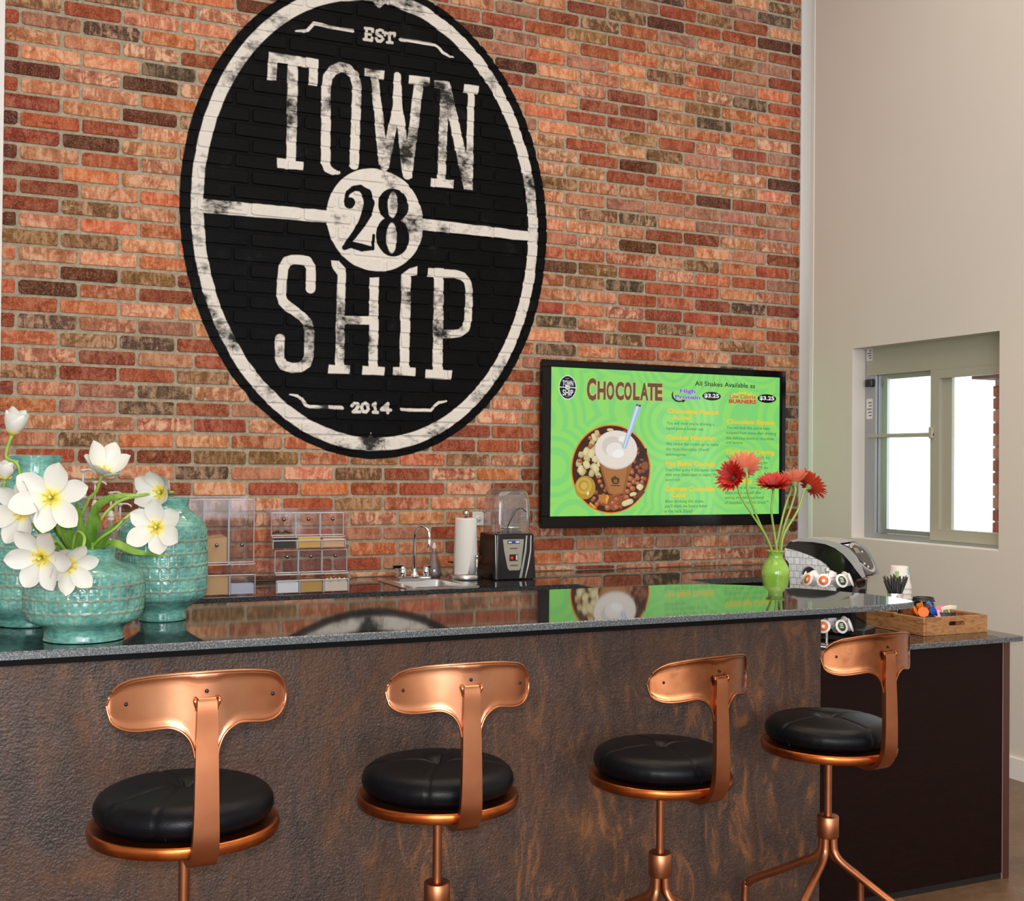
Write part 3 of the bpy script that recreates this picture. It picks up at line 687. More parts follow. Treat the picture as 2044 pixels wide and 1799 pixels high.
sl.box((XF-.004, 4.948, 1.150), (XF+.02, yb2, 2.095)); sl.box((XF+.02, 4.878, 1.180), (XF+.04, 4.95, 2.08)); sl.box((XF-.004, ya, 1.150), (XF+.02, 4.948, 1.213)); sl.box((XF-.004, ya, 2.043), (XF+.02, 4.948, 2.095)); sl.box((XF-.004, ya, 1.213), (XF+.02, ya+.06, 2.043))
sl.build('sliding_sash', M_FRAME, win, label='putty coloured sliding sash'); MB().box((XF+.022, ya+.06, 1.213), (XF+.026, 4.88, 2.043)).build('pane', M_PANE, win)
MB().rbox((XF-.012, 4.985, 1.722), (XF+.004, 5.505, 1.745), .003).rbox((XF-.02, 4.985, 1.712), (XF+.006, 5.012, 1.775), .003).build('security_bar', M_FRAME, win)
MB().rbox((XF-.03, 5.455, 2.025), (XF+.0, 5.515, 2.07), .006).build('latch', M_BLACK, win)
M_PAPER = mat('paper_sticker', (.78, .78, .76), .6); M_INK = mat('ink_print', (.03, .03, .03), .6)
for (ya_, z_, h_) in ((5.475, 2.18, .09), (5.478, 1.835, .12)):
    st = MB().box((XF-.0065 if z_ > 2.1 else XF-.001, ya_, z_), (XF-.0055 if z_ > 2.1 else XF, ya_+.05, z_+h_)).build('sticker', M_PAPER, win)
    q = MB(); xx = XF-.007 if z_ > 2.1 else XF-.0016
    for k in range(5): q.box((xx-.0004, ya_+.006, z_+h_*(.15+.16*k)), (xx, ya_+.006+.036*(.6+.4*((k*7) % 3)/2), z_+h_*(.15+.16*k)+.005))
    q.build('printed_lines', M_INK, st, kind='stuff')
# outdoors: brick pillars, a beam, a bright ground
M_EXB = mat('exterior_brick', rough=.85); t = NT(M_EXB); p = t.pos(); bt = t.n('ShaderNodeTexBrick', i_Scale=1.0); bt.inputs['Color1'].default_value = (*srgb(150, 84, 62), 1); bt.inputs['Color2'].default_value = (*srgb(176, 118, 96), 1); bt.inputs['Mortar'].default_value = (*srgb(170, 160, 150), 1)
bt.inputs['Brick Width'].default_value = .2; bt.inputs['Row Height'].default_value = .075; bt.inputs['Mortar Size'].default_value = .008
sx = t.n('ShaderNodeSeparateXYZ'); t.l(p, sx.inputs[0]); cbx = t.n('ShaderNodeCombineXYZ'); t.l(t.math('ADD', sx.outputs[0], sx.outputs[1]), cbx.inputs[0]); t.l(sx.outputs[2], cbx.inputs[1]); t.l(cbx.outputs[0], bt.inputs['Vector']); t.col(bt.outputs[0])
def pillar(x0, x1, y0, y1, z1, name, label, cat):
    r_ = thing(name, ((x0+x1)/2, (y0+y1)/2, 0), label, cat); rp = random.Random(5)
    MB().box((x0+.01, y0+.01, 0), (x1-.01, y1-.01, z1)).build('core', mat('pale_mortar', srgb(172, 164, 154), .9), r_)
    kk = 0; z = 1.0
    while z < z1-.08:
        for q, (a, b) in enumerate((((x0, x1), 'x'), ((y0, y1), 'y'))):
            lo, hi = a; pos_ = lo+(kk % 2)*.1
            if b == 'x': MB().rbox((x0, y0, z), (x1, y0+.05, z+.066), .004).build('brick', [M_EB1, M_EB2][(kk+q) % 2], r_, fix=False)
            else:
                s_ = y0+.055 if kk % 2 else y0+.004
                while s_ < y1-.03: MB().rbox((x0, s_, z), (x0+.05, min(y1, s_+.19), z+.066), .004).build('brick', [M_EB1, M_EB2][rp.randrange(2)], r_, fix=False); s_ += .2
        z += .076; kk += 1
    return r_
M_EB1 = mat('weathered_red_brick', srgb(150, 84, 66), .85); M_EB2 = mat('weathered_pink_brick', srgb(178, 122, 104), .85)
pillar(5.75, 6.05, 5.06, 5.36, 2.10, 'brick_pillar', 'red brick pillar outside, seen through the window', 'pillar')
MB().box((4.976, 5.53, 0), (5.075, 5.9, 2.6)).build('exterior_brick_jamb', M_EXB, kind='structure')
tag(MB().box((5.70, 4.7, 2.10), (6.15, 5.48, 2.22)).build('porch_beam', mat('dark_timber_beam', srgb(96, 72, 66), .7)), 'dark beam resting across the brick pillar outside the window', 'beam')
MB().box((7.6, -4.6, -.08), (24, 22, -.01)).build('outdoor_ground', mat('pale_concrete', srgb(214, 210, 200), .9), kind='structure')

# ------------------------------------------------------------------ menu screen
TY = 6.228
tv = thing('menu_television', (3.97, YB-.01, 1.17), 'black wall mounted television showing a green chocolate shake menu', 'television')
TX0, TX1, TZ0, TZ1 = 3.098, 4.855, 1.174, 2.163; SCX0, SCX1, SCZ0, SCZ1 = 3.155, 4.810, 1.243, 2.121
mb = MB(); f0 = TY-.008
for a, b in (((TX0, TZ0), (TX1, SCZ0)), ((TX0, SCZ1), (TX1, TZ1)), ((TX0, SCZ0), (SCX0, SCZ1)), ((SCX1, SCZ0), (TX1, SCZ1))): mb.rbox((a[0], f0, a[1]), (b[0], TY+.02, b[1]), .002)
mb.build('bezel', mat('tv_bezel', (.004, .004, .0045), .12, spec=.25), tv)
MB().rbox((TX0+.006, TY+.006, TZ0+.006), (TX1-.006, TY+.05, TZ1-.006), .006).build('rear_housing', M_BLACK, tv)
MB().box((3.7, TY+.05, 1.5), (4.2, YB+.001, 1.85)).build('wall_bracket', M_STEEL, tv)
m = bpy.data.materials.new('lit_menu_picture'); m.use_nodes = True; n_ = NT(m); p = n_.pos()
s_ = n_.scaled(p, (1, 0, 1)); v = n_.n('ShaderNodeTexVoronoi', i_Scale=2.3, i_Randomness=.75); n_.l(s_, v.inputs['Vector'])
r_ = n_.math('SINE', n_.math('MULTIPLY', v.outputs['Distance'], 58)); g = n_.ramp(r_, [(.35, srgb(136, 226, 126)), (.55, srgb(152, 236, 120))])
g = n_.ramp(n_.math('ADD', n_.math('MULTIPLY', r_, .5), .5), [(.25, srgb(134, 224, 124)), (.6, srgb(152, 232, 112))])
n_.b.inputs['Base Color'].default_value = (.004, .004, .004, 1); n_.b.inputs['Roughness'].default_value = .15; n_.b.inputs['Specular IOR Level'].default_value = .3
n_.l(g, n_.b.inputs['Emission Color']); n_.b.inputs['Emission Strength'].default_value = .84
scr = MB().box((SCX0, TY, SCZ0), (SCX1, TY+.004, SCZ1)).build('screen', m, tv, label='lit green menu screen')
EM = {}
def em(*c):
    if c not in EM: EM[c] = emit('screen_light_%d' % len(EM), srgb(*c), .88)
    return EM[c]
LAY = [0]
def sx_(x, y):
    q = at(x, y, Y=TY); return q.x, q.z
class Art(MB):
    def flat(s, pts, col, lay):
        if col not in s.cols: s.cols.append(col)
        y = TY-.0006-lay*.00025; n = len(pts)
        s.add([(x, y, z) for x, z in pts], [tuple(range(n))], s.cols.index(col)); return s
    def __init__(s): super().__init__(); s.cols = []
    def ell(s, cx, cy, rx, ry, col, lay, rot=0, n=28, pea=0):
        """ellipse at photograph point, radii in photograph pixels"""
        c = sx_(cx, cy); k = (sx_(cx+1, cy)[0]-c[0]); kz = (sx_(cx, cy-1)[1]-c[1]); ra = math.radians(rot); pts = []
        for i in range(n):
            a = 2*PI*i/n; f = 1-pea*(math.sin(a)**2)**2 if pea else 1
            u, w = rx*math.cos(a), ry*math.sin(a)*f; uu, ww = u*math.cos(ra)-w*math.sin(ra), u*math.sin(ra)+w*math.cos(ra)
            pts.append((c[0]+uu*k, c[1]+ww*kz))
        return s.flat(pts, col, lay)
    def px(s, pts, col, lay): return s.flat([sx_(*q) for q in pts], col, lay)
    def done(s, name, parent, **k): return s.build(name, [em(*c) for c in s.cols], parent, fix=False, **k)
def text_mesh(body, x0, x1, ztop, zbase, bold=0., sp=1.0, shear=0):
    """flat letters fitted between x0, x1 and with capitals from zbase to ztop: (verts 2D, faces)"""
    cu = bpy.data.curves.new('t', 'FONT'); cu.body = body; cu.size = 1; cu.offset = bold; cu.space_character = sp; cu.shear = shear; cu.resolution_u = 3; cu.fill_mode = 'FRONT' if hasattr(cu, 'fill_mode') else cu.fill_mode
    o = bpy.data.objects.new('t', cu); COL.objects.link(o); dg = bpy.context.evaluated_depsgraph_get(); me = o.evaluated_get(dg).to_mesh()
    V = [(v.co.x, v.co.y) for v in me.vertices]; Fc = [tuple(p.vertices) for p in me.polygons]; o.evaluated_get(dg).to_mesh_clear()
    bpy.data.objects.remove(o); bpy.data.curves.remove(cu)
    if not V: return [], []
    a, b = min(v[0] for v in V), max(v[0] for v in V); cap = .70+2*bold
    return [(x0+(x-a)/(b-a)*(x1-x0), zbase+(z+bold)/cap*(ztop-zbase)) for x, z in V], Fc
def write(art, body, xl, xr, yt, yb, col, lay, bold=0., slope=True, shear=0):
    """line of menu text; xl, xr, yt (cap top) and yb (baseline) where it stands in the photograph, at its left end"""
    a = sx_(xl, yb); b = sx_(xl, yt); c = sx_(xr, yb)
    V, Fc = text_mesh(body, a[0], c[0], b[1], a[1], bold, shear=shear)
    if col not in art.cols: art.cols.append(col)
    art.add([(x, TY-.0006-lay*.00025, z) for x, z in V], Fc, art.cols.index(col))
K = 3.9308
def q4(x, y): return 1070+x/K, 700+y/K
def line(art, s, x0, x1, yt, yb, col, lay, bold=0., shear=0):
    (a, t_), (b, _), (_, bb) = q4(x0, yt), q4(x1, yt), q4(x0, yb); write(art, s, a, b, t_, bb, col, lay, bold, shear=shear)
YEL = (250, 205, 40); GRN = (56, 112, 66)
ar = Art()
for s, a, b, t1, t2 in (('Chocolate Peanut',1028,1436,455,490),('Butter',1072,1224,508,540),('Cookie Monster',1022,1405,662,698),('No Bake Cookie',1018,1405,868,904),('German Chocolate',1014,1404,1066,1104),('Cake',1058,1174,1116,1150),
                        ('Chocolate Banana',1496,1872,538,573),('Candy Bar Craving',1490,1870,776,811),('Thin Mint',1490,1697,1010,1046)):
    line(ar, s, a, b, t1-3, t2+1, YEL, 1, .034)
ar.done('menu_headings', scr, label='yellow menu headings', kind='stuff')
ar = Art()
for s, a, b, t1, t2 in (("You will think you're drinking a",1026,1396,556,580),('liquid peanut butter cup.',1022,1318,596,620),('We raided the cookie jar to make',1020,1430,718,742),('this thick chocolatey Oreo\u00ae',1018,1356,760,784),('extravaganza.',1018,1178,800,824),
        ("Don't feel guilty if this tastes better",1016,1442,922,946),('than your mom used to make! We',1014,1428,960,984),("won't tell.",1014,1134,1002,1024),('After drinking this shake,',1010,1316,1170,1194),("you'll think we have a baker",1008,1346,1208,1232),('in the back. Enjoy!',1008,1228,1248,1272),
        ("You will look like you've been",1494,1834,590,614),('sculpted from stone after drinking',1492,1884,630,654),('this delicious blend of chocolate',1490,1862,672,696),('and banana.',1490,1624,708,730),("This tastes like Snickers\u00ae. It's",1488,1834,826,848),("so good, you'll be looking for",1486,1818,866,888),
        ("the candy bar wrapper in the",1484,1822,906,928),('bottom of your cup.',1484,1700,946,968),("You'll think we have a girl",1484,1790,1062,1086),('scout troop on staff after',1482,1770,1102,1126),('tasting this delicious blend',1480,1784,1142,1164),('of chocolate mint and Oreos\u2122.',1480,1832,1180,1204)):
    line(ar, s, a, b, t1, t2, GRN, 1, 0)
ar.done('menu_text', scr, label='small dark green menu text', kind='stuff')
ar = Art()
line(ar, 'All Shakes Available as', 1246, 1718, 238, 275, (24, 40, 24), 1, .012)
line(ar, 'High', 1126, 1250, 298, 332, (214, 196, 250), 1, .05); line(ar, 'High', 1128, 1249, 299, 331, (138, 92, 226), 2, .03)
line(ar, 'Protein', 1088, 1290, 345, 378, (214, 196, 250), 1, .05); line(ar, 'Protein', 1090, 1288, 346, 377, (138, 92, 226), 2, .03)
for (x, y) in ((1377, 358), (1811, 377)):
    c = q4(x, y); ar.ell(c[0], c[1], 18.5, 8.6, (10, 12, 10), 1); line(ar, '$3.25', x-58, x+58, y-22, y+10, (245, 245, 245), 2, .03)
sw = [q4(*q_) for q_ in ((1075,318),(1064,345),(1068,372),(1090,395),(1120,404),(1150,400),(1146,392),(1120,395),(1095,386),(1078,366),(1076,342))]
for a_, b_ in zip(range(0, 5), range(0, 5)): pass
lo_ = [(1075,316),(1062,345),(1066,374),(1090,398),(1120,406),(1148,402)]; hi_ = [(1076,330),(1074,346),(1080,368),(1098,386),(1120,394),(1145,392)]
for i in range(5): ar.px([q4(*lo_[i]), q4(*lo_[i+1]), q4(*hi_[i+1]), q4(*hi_[i])], (30, 40, 36), 1)
ar.px([q4(1142,384), q4(1174,388), q4(1152,412)], (16, 20, 18), 1)
for i in range(9):
    x = 1520+i*22; y = 330+abs(i-4)*5-(i % 2)*10; ar.px([q4(x, y+12), q4(x+12, y-8), q4(x+26, y+14)], (246, 220, 60), 1)
line(ar, 'Low Calorie', 1520, 1722, 338, 374, (236, 70, 60), 2, .02); line(ar, 'BURNERS', 1512, 1728, 380, 412, (226, 48, 48), 2, .045)
ar.done('price_panel', scr)
# CHOCOLATE title: slab letters with a pale outline
ar = Art()
def title(lay, g, col):
    line(ar, 'C', 397-g, 470+g, 212-g, 390+g, col, lay, .085 if g else .038)
    xs_ = [480, 549, 622, 692, 766, 826, 873, 932, 993]
    for ch, a, b in (('H',481,545),('O',552,612),('C',622,688),('O',690,750),('L',760,812),('A',816,880),('T',874,934),('E',932,990)):
        sl_ = (a-481)*.040; line(ar, ch, a-g, b+g, 236+sl_-g, 384+sl_*.5+g, col, lay, .085 if g else .038)
title(1, 4, (220, 190, 130)); title(2, 0, (112, 80, 54)); ar.done('title_lettering', scr, label='tall brown chocolate title')
# small oval emblem
ar = Art(); c = q4(247, 289); ar.ell(c[0], c[1], 17.6, 24.3, (235, 240, 240), 1); ar.ell(c[0], c[1], 16.2, 22.6, (14, 18, 34), 2)
ar.px([q4(183,282), q4(314,289), q4(314,296), q4(183,289)], (240, 242, 242), 3); ar.ell(c[0], c[1], 4.6, 4.6, (240, 242, 242), 4); line(ar, '28', 238, 257, 282, 297, (60, 60, 70), 5, .02)
line(ar, 'TOWN', 207, 291, 232, 276, (238, 240, 240), 3, .02); line(ar, 'SHIP', 207, 291, 304, 352, (238, 240, 240), 3, .02); line(ar, 'EST', 232, 262, 216, 223, (200, 204, 210), 3); line(ar, '2014', 230, 264, 358, 365, (200, 204, 210), 3)
ar.done('emblem', scr, label='small black oval emblem')
# shake photograph in an orange ring
K2 = 8.995
def z4(x, y): return 1130+x/K2, 840+y/K2
ar = Art(); rz = random.Random(3); c = z4(812, 868); ar.ell(c[0], c[1], 79.5, 89, (250, 126, 44), 1, n=56); ar.ell(c[0], c[1], 77, 86.5, (66, 34, 22), 2, n=56)
def inside(x, y, m_=0): return ((x-812)/(692-m_))**2+((y-868)/(776-m_))**2 < 1
for _ in range(150):
    x, y = rz.uniform(130, 1500), rz.uniform(110, 1640)
    if not ((x-812)/635)**2+((y-868)/715)**2 < 1: continue
    if x < 640 and y < 980:
        ro = rz.uniform(-60, 60); ar.ell(*z4(x, y), rz.uniform(44, 56)/K2, rz.uniform(78, 98)/K2, (186, 166, 112), 3, ro, 14, .28); ar.ell(*z4(x-6, y-8), 34/K2, 62/K2, (206, 190, 138), 3.4, ro, 12, .28)
    elif x > 1000 or y > 1200: q5 = rz.uniform(32, 46); ar.ell(*z4(x, y), q5/K2, q5/K2, (138, 76, 46), 3, 0, 10); ar.ell(*z4(x-9, y-10), q5*.5/K2, q5*.45/K2, (176, 106, 70), 3.4, 0, 8)
ar.px([z4(*q_) for q_ in ((560,1330),(1000,1340),(1080,1250),(1050,1480),(860,1620),(620,1500))], (150, 84, 56), 3)
for (x, y, a_, b_, ro) in ((520,210,85,42,25),(500,300,42,100,20),(355,365,72,60,-20),(790,165,62,30,0),(355,560,55,95,-15),(455,590,60,115,-15),(215,620,60,70,-10),(520,690,55,80,-25),(365,790,60,100,25),(265,880,50,110,5),(525,850,60,100,30),(165,790,50,100,0),(160,960,45,60,20),(1320,1190,60,75,-40),(1440,1140,40,50,-50),(1200,1320,65,45,15),(1100,1470,110,70,20),(1300,410,38,45,0),(1370,450,38,38,0),(590,780,40,60,10)):
    if inside(x, y, 60): ar.ell(*z4(x, y), a_/K2, b_/K2, (214, 196, 140), 4, ro, 18, .28); ar.ell(*z4(x-8, y-10), a_*.7/K2, b_*.75/K2, (228, 214, 164), 5, ro, 16, .28)
for (x, y, r_) in ((430,310,38),(440,455,45),(690,150,40),(600,270,30),(245,720,42),(610,130,30),(1185,930,38),(1150,1040,48),(1280,1030,42),(1370,1030,35),(1210,1100,42),(1285,1130,42),(1360,1100,35),(1130,1150,48),(1190,1220,50),(1100,1270,46),(1085,1370,42),(900,1410,42),(840,1480,45),(900,1550,45),(740,1560,50),(620,1600,48),(500,1390,32),(550,1500,42),(600,1090,40),(570,1010,32),(640,1170,34),(980,1590,40)):
    if inside(x, y, 50): ar.ell(*z4(x, y), r_/K2, r_/K2, (176, 96, 58), 4, 0, 14); ar.ell(*z4(x-r_*.25, y-r_*.3), r_*.5/K2, r_*.45/K2, (208, 136, 92), 5, 0, 12)
ar.px([z4(1330,490), z4(1450,500), z4(1440,680), z4(1280,690)], (52, 28, 18), 4); ar.px([z4(250,430), z4(330,500), z4(290,560), z4(200,540)], (70, 40, 24), 4)
ar.ell(*z4(1420,815), 78/K2, 92/K2, (104, 58, 30), 4); ar.ell(*z4(1410,810), 60/K2, 72/K2, (140, 84, 46), 5); ar.px([z4(1260,1290), z4(1370,1240), z4(1420,1280), z4(1290,1420)], (112, 62, 38), 4)
ar.ell(*z4(340,1200), 185/K2, 210/K2, (186, 146, 52), 4); ar.ell(*z4(320,1170), 140/K2, 150/K2, (206, 172, 74), 5); ar.ell(*z4(310,1165), 95/K2, 100/K2, (188, 150, 56), 6); ar.ell(*z4(320,1170), 60/K2, 66/K2, (212, 180, 84), 7); ar.px([z4(360,1300), z4(400,1260), z4(410,1310), z4(380,1350)], (240, 228, 180), 8)
ar.px([z4(590,1325), z4(750,1330), z4(770,1370), z4(720,1500), z4(580,1440)], (196, 120, 60), 5); ar.px([z4(740,1325), z4(770,1370), z4(725,1500), z4(700,1420)], (226, 170, 60), 6); ar.px([z4(430,1460), z4(560,1570), z4(500,1570), z4(410,1500)], (224, 168, 60), 4)
ar.done('nuts_picture', scr)
ar = Art()
ar.px([z4(*q_) for q_ in ((590,740),(1190,740),(1165,860),(1060,1250),(1030,1310),(880,1345),(760,1310),(730,1250),(620,880))], (156, 96, 50), 6)
ar.px([z4(*q_) for q_ in ((640,820),(1100,820),(1010,1290),(880,1325),(780,1290))], (176, 116, 64), 7)
ar.ell(*z4(895,525), 385/K2, 352/K2, (214, 196, 190), 8, n=40); ar.ell(*z4(897,515), 372/K2, 335/K2, (238, 226, 214), 9, n=40)
ar.ell(*z4(830,460), 190/K2, 180/K2, (218, 208, 198), 10, 0, 20); ar.ell(*z4(860,520), 150/K2, 130/K2, (240, 234, 226), 11, 20, 18); ar.ell(*z4(930,590), 110/K2, 75/K2, (250, 248, 244), 12, 15, 14); ar.ell(*z4(1000,330), 70/K2, 50/K2, (248, 244, 238), 12, 20, 14)
ar.px([q4(780,420), q4(828,432), q4(702,772), q4(672,762)], (168, 196, 232), 13); ar.px([q4(790,424), q4(806,428), q4(692,764), q4(684,760)], (222, 232, 246), 14); ar.px([q4(784,420), q4(822,428), q4(818,442), q4(780,434)], (92, 52, 60), 14)
em_ = [(840,1010),(880,990),(915,1020),(955,1040),(950,1100),(930,1140),(850,1145),(815,1100),(800,1040)]
ar.px([z4(*q_) for q_ in em_], (84, 58, 34), 8); ar.px([z4(850,1060), z4(905,1050), z4(920,1110), z4(860,1120)], (150, 104, 60), 9); ar.px([z4(800,1155), z4(960,1160), z4(958,1178), z4(798,1172)], (84, 58, 34), 8)
ar.done('shake_picture', scr, label='picture of a frothy chocolate shake with a straw')

# ------------------------------------------------------------------ wall socket
ox0, oz1 = [at(943, 1022, Y=YB-.006)[i] for i in (0, 2)]; ox1, oz0 = [at(979, 1049, Y=YB-.006)[i] for i in (0, 2)]
ot = thing('wall_socket', ((ox0+ox1)/2, YB, oz0), 'white double wall socket on the bricks behind the blender', 'socket')
MB().rbox((ox0, YB-.008, oz0), (ox1, YB+.0, oz1), .002).build('cover_plate', M_WHITE, ot)
for k in (0, 1):
    cx = ox0+(ox1-ox0)*(.33+.40*k); cz = (oz0+oz1)/2; M = Matrix.Translation((cx, YB-.008, cz)) @ Matrix.Rotation(PI/2, 4, 'X')
    fc = MB().lathe([(.0001, .0025), (.019, .0025), (.020, 0)], n=20, M=M).build('receptacle', M_WHITE, ot)
    for (dx, dz) in ((-.010, 0), (.006, .008), (.006, -.008)): MB().box((cx+dx-.003, YB-.0112, cz+dz-.0015), (cx+dx+.003, YB-.0100, cz+dz+.0015)).build('slot', M_INK, fc)
# ------------------------------------------------------------------ clear materials
def clear(name, tint=(1, 1, 1), base=.04, edge=.5, rough=.03, power=3.0, milk=0.0, milkcol=(.9, .92, .95)):
    """thin clear plastic or glass: sees through, glossy at grazing angles"""
    m = bpy.data.materials.new(name); m.use_nodes = True; t = m.node_tree; t.nodes.remove(t.nodes['Principled BSDF'])
    lw = t.nodes.new('ShaderNodeLayerWeight'); pw = t.nodes.new('ShaderNodeMath'); pw.operation = 'POWER'; pw.inputs[1].default_value = power; t.links.new(lw.outputs['Facing'], pw.inputs[0])
    ml = t.nodes.new('ShaderNodeMath'); ml.operation = 'MULTIPLY_ADD'; ml.inputs[1].default_value = edge; ml.inputs[2].default_value = base; t.links.new(pw.outputs[0], ml.inputs[0])
    tr = t.nodes.new('ShaderNodeBsdfTransparent'); tr.inputs[0].default_value = (*tint, 1); gl = t.nodes.new('ShaderNodeBsdfGlossy'); gl.inputs['Roughness'].default_value = rough
    mx = t.nodes.new('ShaderNodeMixShader'); t.links.new(ml.outputs[0], mx.inputs[0]); t.links.new(tr.outputs[0], mx.inputs[1]); t.links.new(gl.outputs[0], mx.inputs[2]); out = mx.outputs[0]
    if milk:
        df = t.nodes.new('ShaderNodeBsdfDiffuse'); df.inputs[0].default_value = (*milkcol, 1); m2 = t.nodes.new('ShaderNodeMixShader'); m2.inputs[0].default_value = milk
        t.links.new(out, m2.inputs[1]); t.links.new(df.outputs[0], m2.inputs[2]); out = m2.outputs[0]
    t.links.new(out, t.nodes['Material Output'].inputs[0]); return m
M_ACR = clear('clear_acrylic', (.96, .95, .96), .03, .22, milk=.018); M_ACE = clear('acrylic_edge', (.8, .84, .9), .25, .6, .15, milk=.45, milkcol=(.72, .77, .86))
M_JAR = clear('blender_polycarbonate', (.86, .86, .87), .10, .75, .06, 1.6, milk=.05); M_GLS = clear('clear_glass', (.93, .95, .95), .07, .8, .03, 1.8)
ZC = .914
# ------------------------------------------------------------------ sink and tap
sk = thing('sink', ((SX0+SX1)/2, SY0, ZC), 'small stainless steel sink set into the back counter', 'sink')
mb = MB(); x0, x1, y0, y1 = SX0-.045, SX1+.055, SY0-.04, SY1+.055; z = ZC+.0005
ring(mb, x0, x1, y0, y1, SX0+.012, SX1-.012, SY0+.012, SY1-.012, z, z+.004); mb.build('rim', M_STEEL, sk)
mb = MB(); lv = []
def rr_(x0, x1, y0, y1, r, z, n=5):
    o = []
    for cx, cy, a in ((x1-r, y1-r, 0), (x0+r, y1-r, 90), (x0+r, y0+r, 180), (x1-r, y0+r, 270)):
        for k in range(n+1): b = math.radians(a+90*k/n); o.append((cx+r*math.cos(b), cy+r*math.sin(b), z))
    return o
L0 = [rr_(SX0+.010, SX1-.010, SY0+.010, SY1-.010, .03, ZC+.004), rr_(SX0+.014, SX1-.014, SY0+.014, SY1-.014, .03, ZC-.01), rr_(SX0+.02, SX1-.02, SY0+.02, SY1-.02, .04, ZC-.12), rr_(SX0+.05, SX1-.05, SY0+.05, SY1-.05, .05, ZC-.145)]
n = len(L0[0]); vs = sum(L0, []); fs = [(i*n+k, i*n+(k+1) % n, (i+1)*n+(k+1) % n, (i+1)*n+k) for i in range(3) for k in range(n)]+[tuple(range(3*n, 4*n))]
mb.add(vs, fs, 0, True); mb.build('basin', mat('satin_steel', (.55, .55, .55), .35, 1), sk)
fxp, fyp = 2.262, 6.085
fc = thing('tap', (fxp, fyp, ZC+.0045), 'chrome gooseneck tap with two lever handles behind the sink', 'tap')
MB().rbox((fxp-.095, fyp-.022, ZC+.0045), (fxp+.095, fyp+.022, ZC+.022), .006).build('base_plate', M_CHROME, fc)
MB().lathe([(.026, 0), (.024, .012), (.014, .022), (.0115, .035), (.0115, .05)], c=(fxp, fyp, ZC+.02), n=20).build('spout_base', M_CHROME, fc)
dx_, dy_ = .055, -.075
pp = [(0, 0, .05), (0, 0, .14), (0, 0, .235), (.012*.6, -.012, .272), (dx_*.5, dy_*.5, .295), (dx_*.9, dy_*.9, .275), (dx_, dy_, .245), (dx_, dy_, .20)]
MB().tube(smoothpath([(fxp+a, fyp+b, ZC+c) for a, b, c in pp], 6), .0085, 14).build('gooseneck_spout', M_CHROME, fc)
MB().lathe([(.0001, .0), (.0115, 0), (.0125, .01), (.0105, .045), (.0095, .05)], c=(fxp+dx_, fyp+dy_, ZC+.175), n=16).build('aerator', M_CHROME, fc)
for s_ in (-1, 1):
    h = MB().lathe([(.020, 0), (.021, .02), (.018, .045), (.012, .058), (.0001, .060)], c=(fxp+s_*.068, fyp, ZC+.02), n=18).build('handle', M_CHROME, fc)
    MB().rbox((fxp+s_*.068-.006 if s_ > 0 else fxp-.068-.055, fyp-.010, ZC+.062), (fxp+.068+.055 if s_ > 0 else fxp-.068+.006, fyp+.010, ZC+.085), .003).build('lever', M_CHROME, h) if s_ < 0 else MB().rbox((fxp+.060, fyp-.055, ZC+.066), (fxp+.076, fyp+.006, ZC+.082), .003).build('lever', M_CHROME, h)
# teardrop soap bottle
q = at(866, 1150, Y=6.17); bxq, byq = q.x, 6.17
sb = thing('soap_bottle', (bxq, byq, ZC), 'clear teardrop bottle of washing liquid between the tap and the paper towels', 'bottle')
pf = [(.0001, .0), (.032, .001), (.042, .012), (.044, .03), (.038, .06), (.026, .10), (.015, .135), (.011, .155), (.010, .165)]
MB().lathe(pf, c=(bxq, byq, ZC), n=24).build('bottle_body', clear('soap_bottle_plastic', (.78, .76, .80), .12, .7, .05, 1.5, milk=.06), sb)
MB().lathe([(.0001, .002), (.036, .003), (.039, .02), (.036, .05), (.024, .09), (.0001, .09)], c=(bxq, byq, ZC), n=20).build('liquid', clear('pale_liquid', (.74, .72, .78), .08, .4, .05, milk=.12), sb)
MB().lathe([(.0125, 0), (.0125, .016), (.008, .02), (.006, .032), (.0001, .033)], c=(bxq, byq, ZC+.162), n=16).build('cap', mat('clear_white_cap', (.7, .7, .7), .3), sb)
# paper towels on a stand
tx_, ty_ = 2.60, 6.05
q = at(929, 1150, Y=6.03); tx_, ty_ = q.x, 6.03
th = thing('paper_towel_holder', (tx_, ty_, ZC), 'brushed steel paper towel stand with a ball finial beside the blender', 'holder')
MB().lathe([(.0001, 0), (.088, 0), (.090, .004), (.090, .026), (.087, .030), (.0001, .030)], c=(tx_, ty_, ZC), n=40).build('base', M_STEEL, th)
ztop = zy(tx_, ty_, 1034)
MB().tube([(tx_, ty_, ZC+.03), (tx_, ty_, ztop+.012)], .006, 10).build('post', M_STEEL, th)
MB().sphere((tx_, ty_, ztop+.024), .0215, 18, 12).build('finial', mat('brass_tinted_steel', (.62, .56, .46), .2, 1), th)
gx_, gy_ = tx_+.035, ty_-.075
MB().tube([(gx_, gy_, ZC+.028), (gx_, gy_, ZC+.12)], .006, 10).sphere((gx_, gy_, ZC+.128), .011, 12, 8).build('guard_post', M_STEEL, th)
rl = thing('paper_towel_roll', (tx_, ty_, ZC+.031), 'white paper towel roll standing on the steel holder', 'paper towels')
m = mat('quilted_paper', (.80, .79, .77), .9); t = NT(m); t.bump(t.noise(t.pos(), 180, 2), .25, .002); M_TOWEL = m
z0, z1 = ZC+.0315, ztop-.001; vs = []; n = 40
def tf(a, i, r, z): return (r*(1+.012*math.sin(a*2+.5)), z)
MB().lathe([(.012, z0), (.070, z0), (.0665, z0+(z1-z0)*.3), (.062, z0+(z1-z0)*.7), (.058, z1), (.055, z1+.001), (.014, z1), (.012, z1-.005)], c=(tx_, ty_, 0), n=n, fn=tf).build('paper', M_TOWEL, rl)
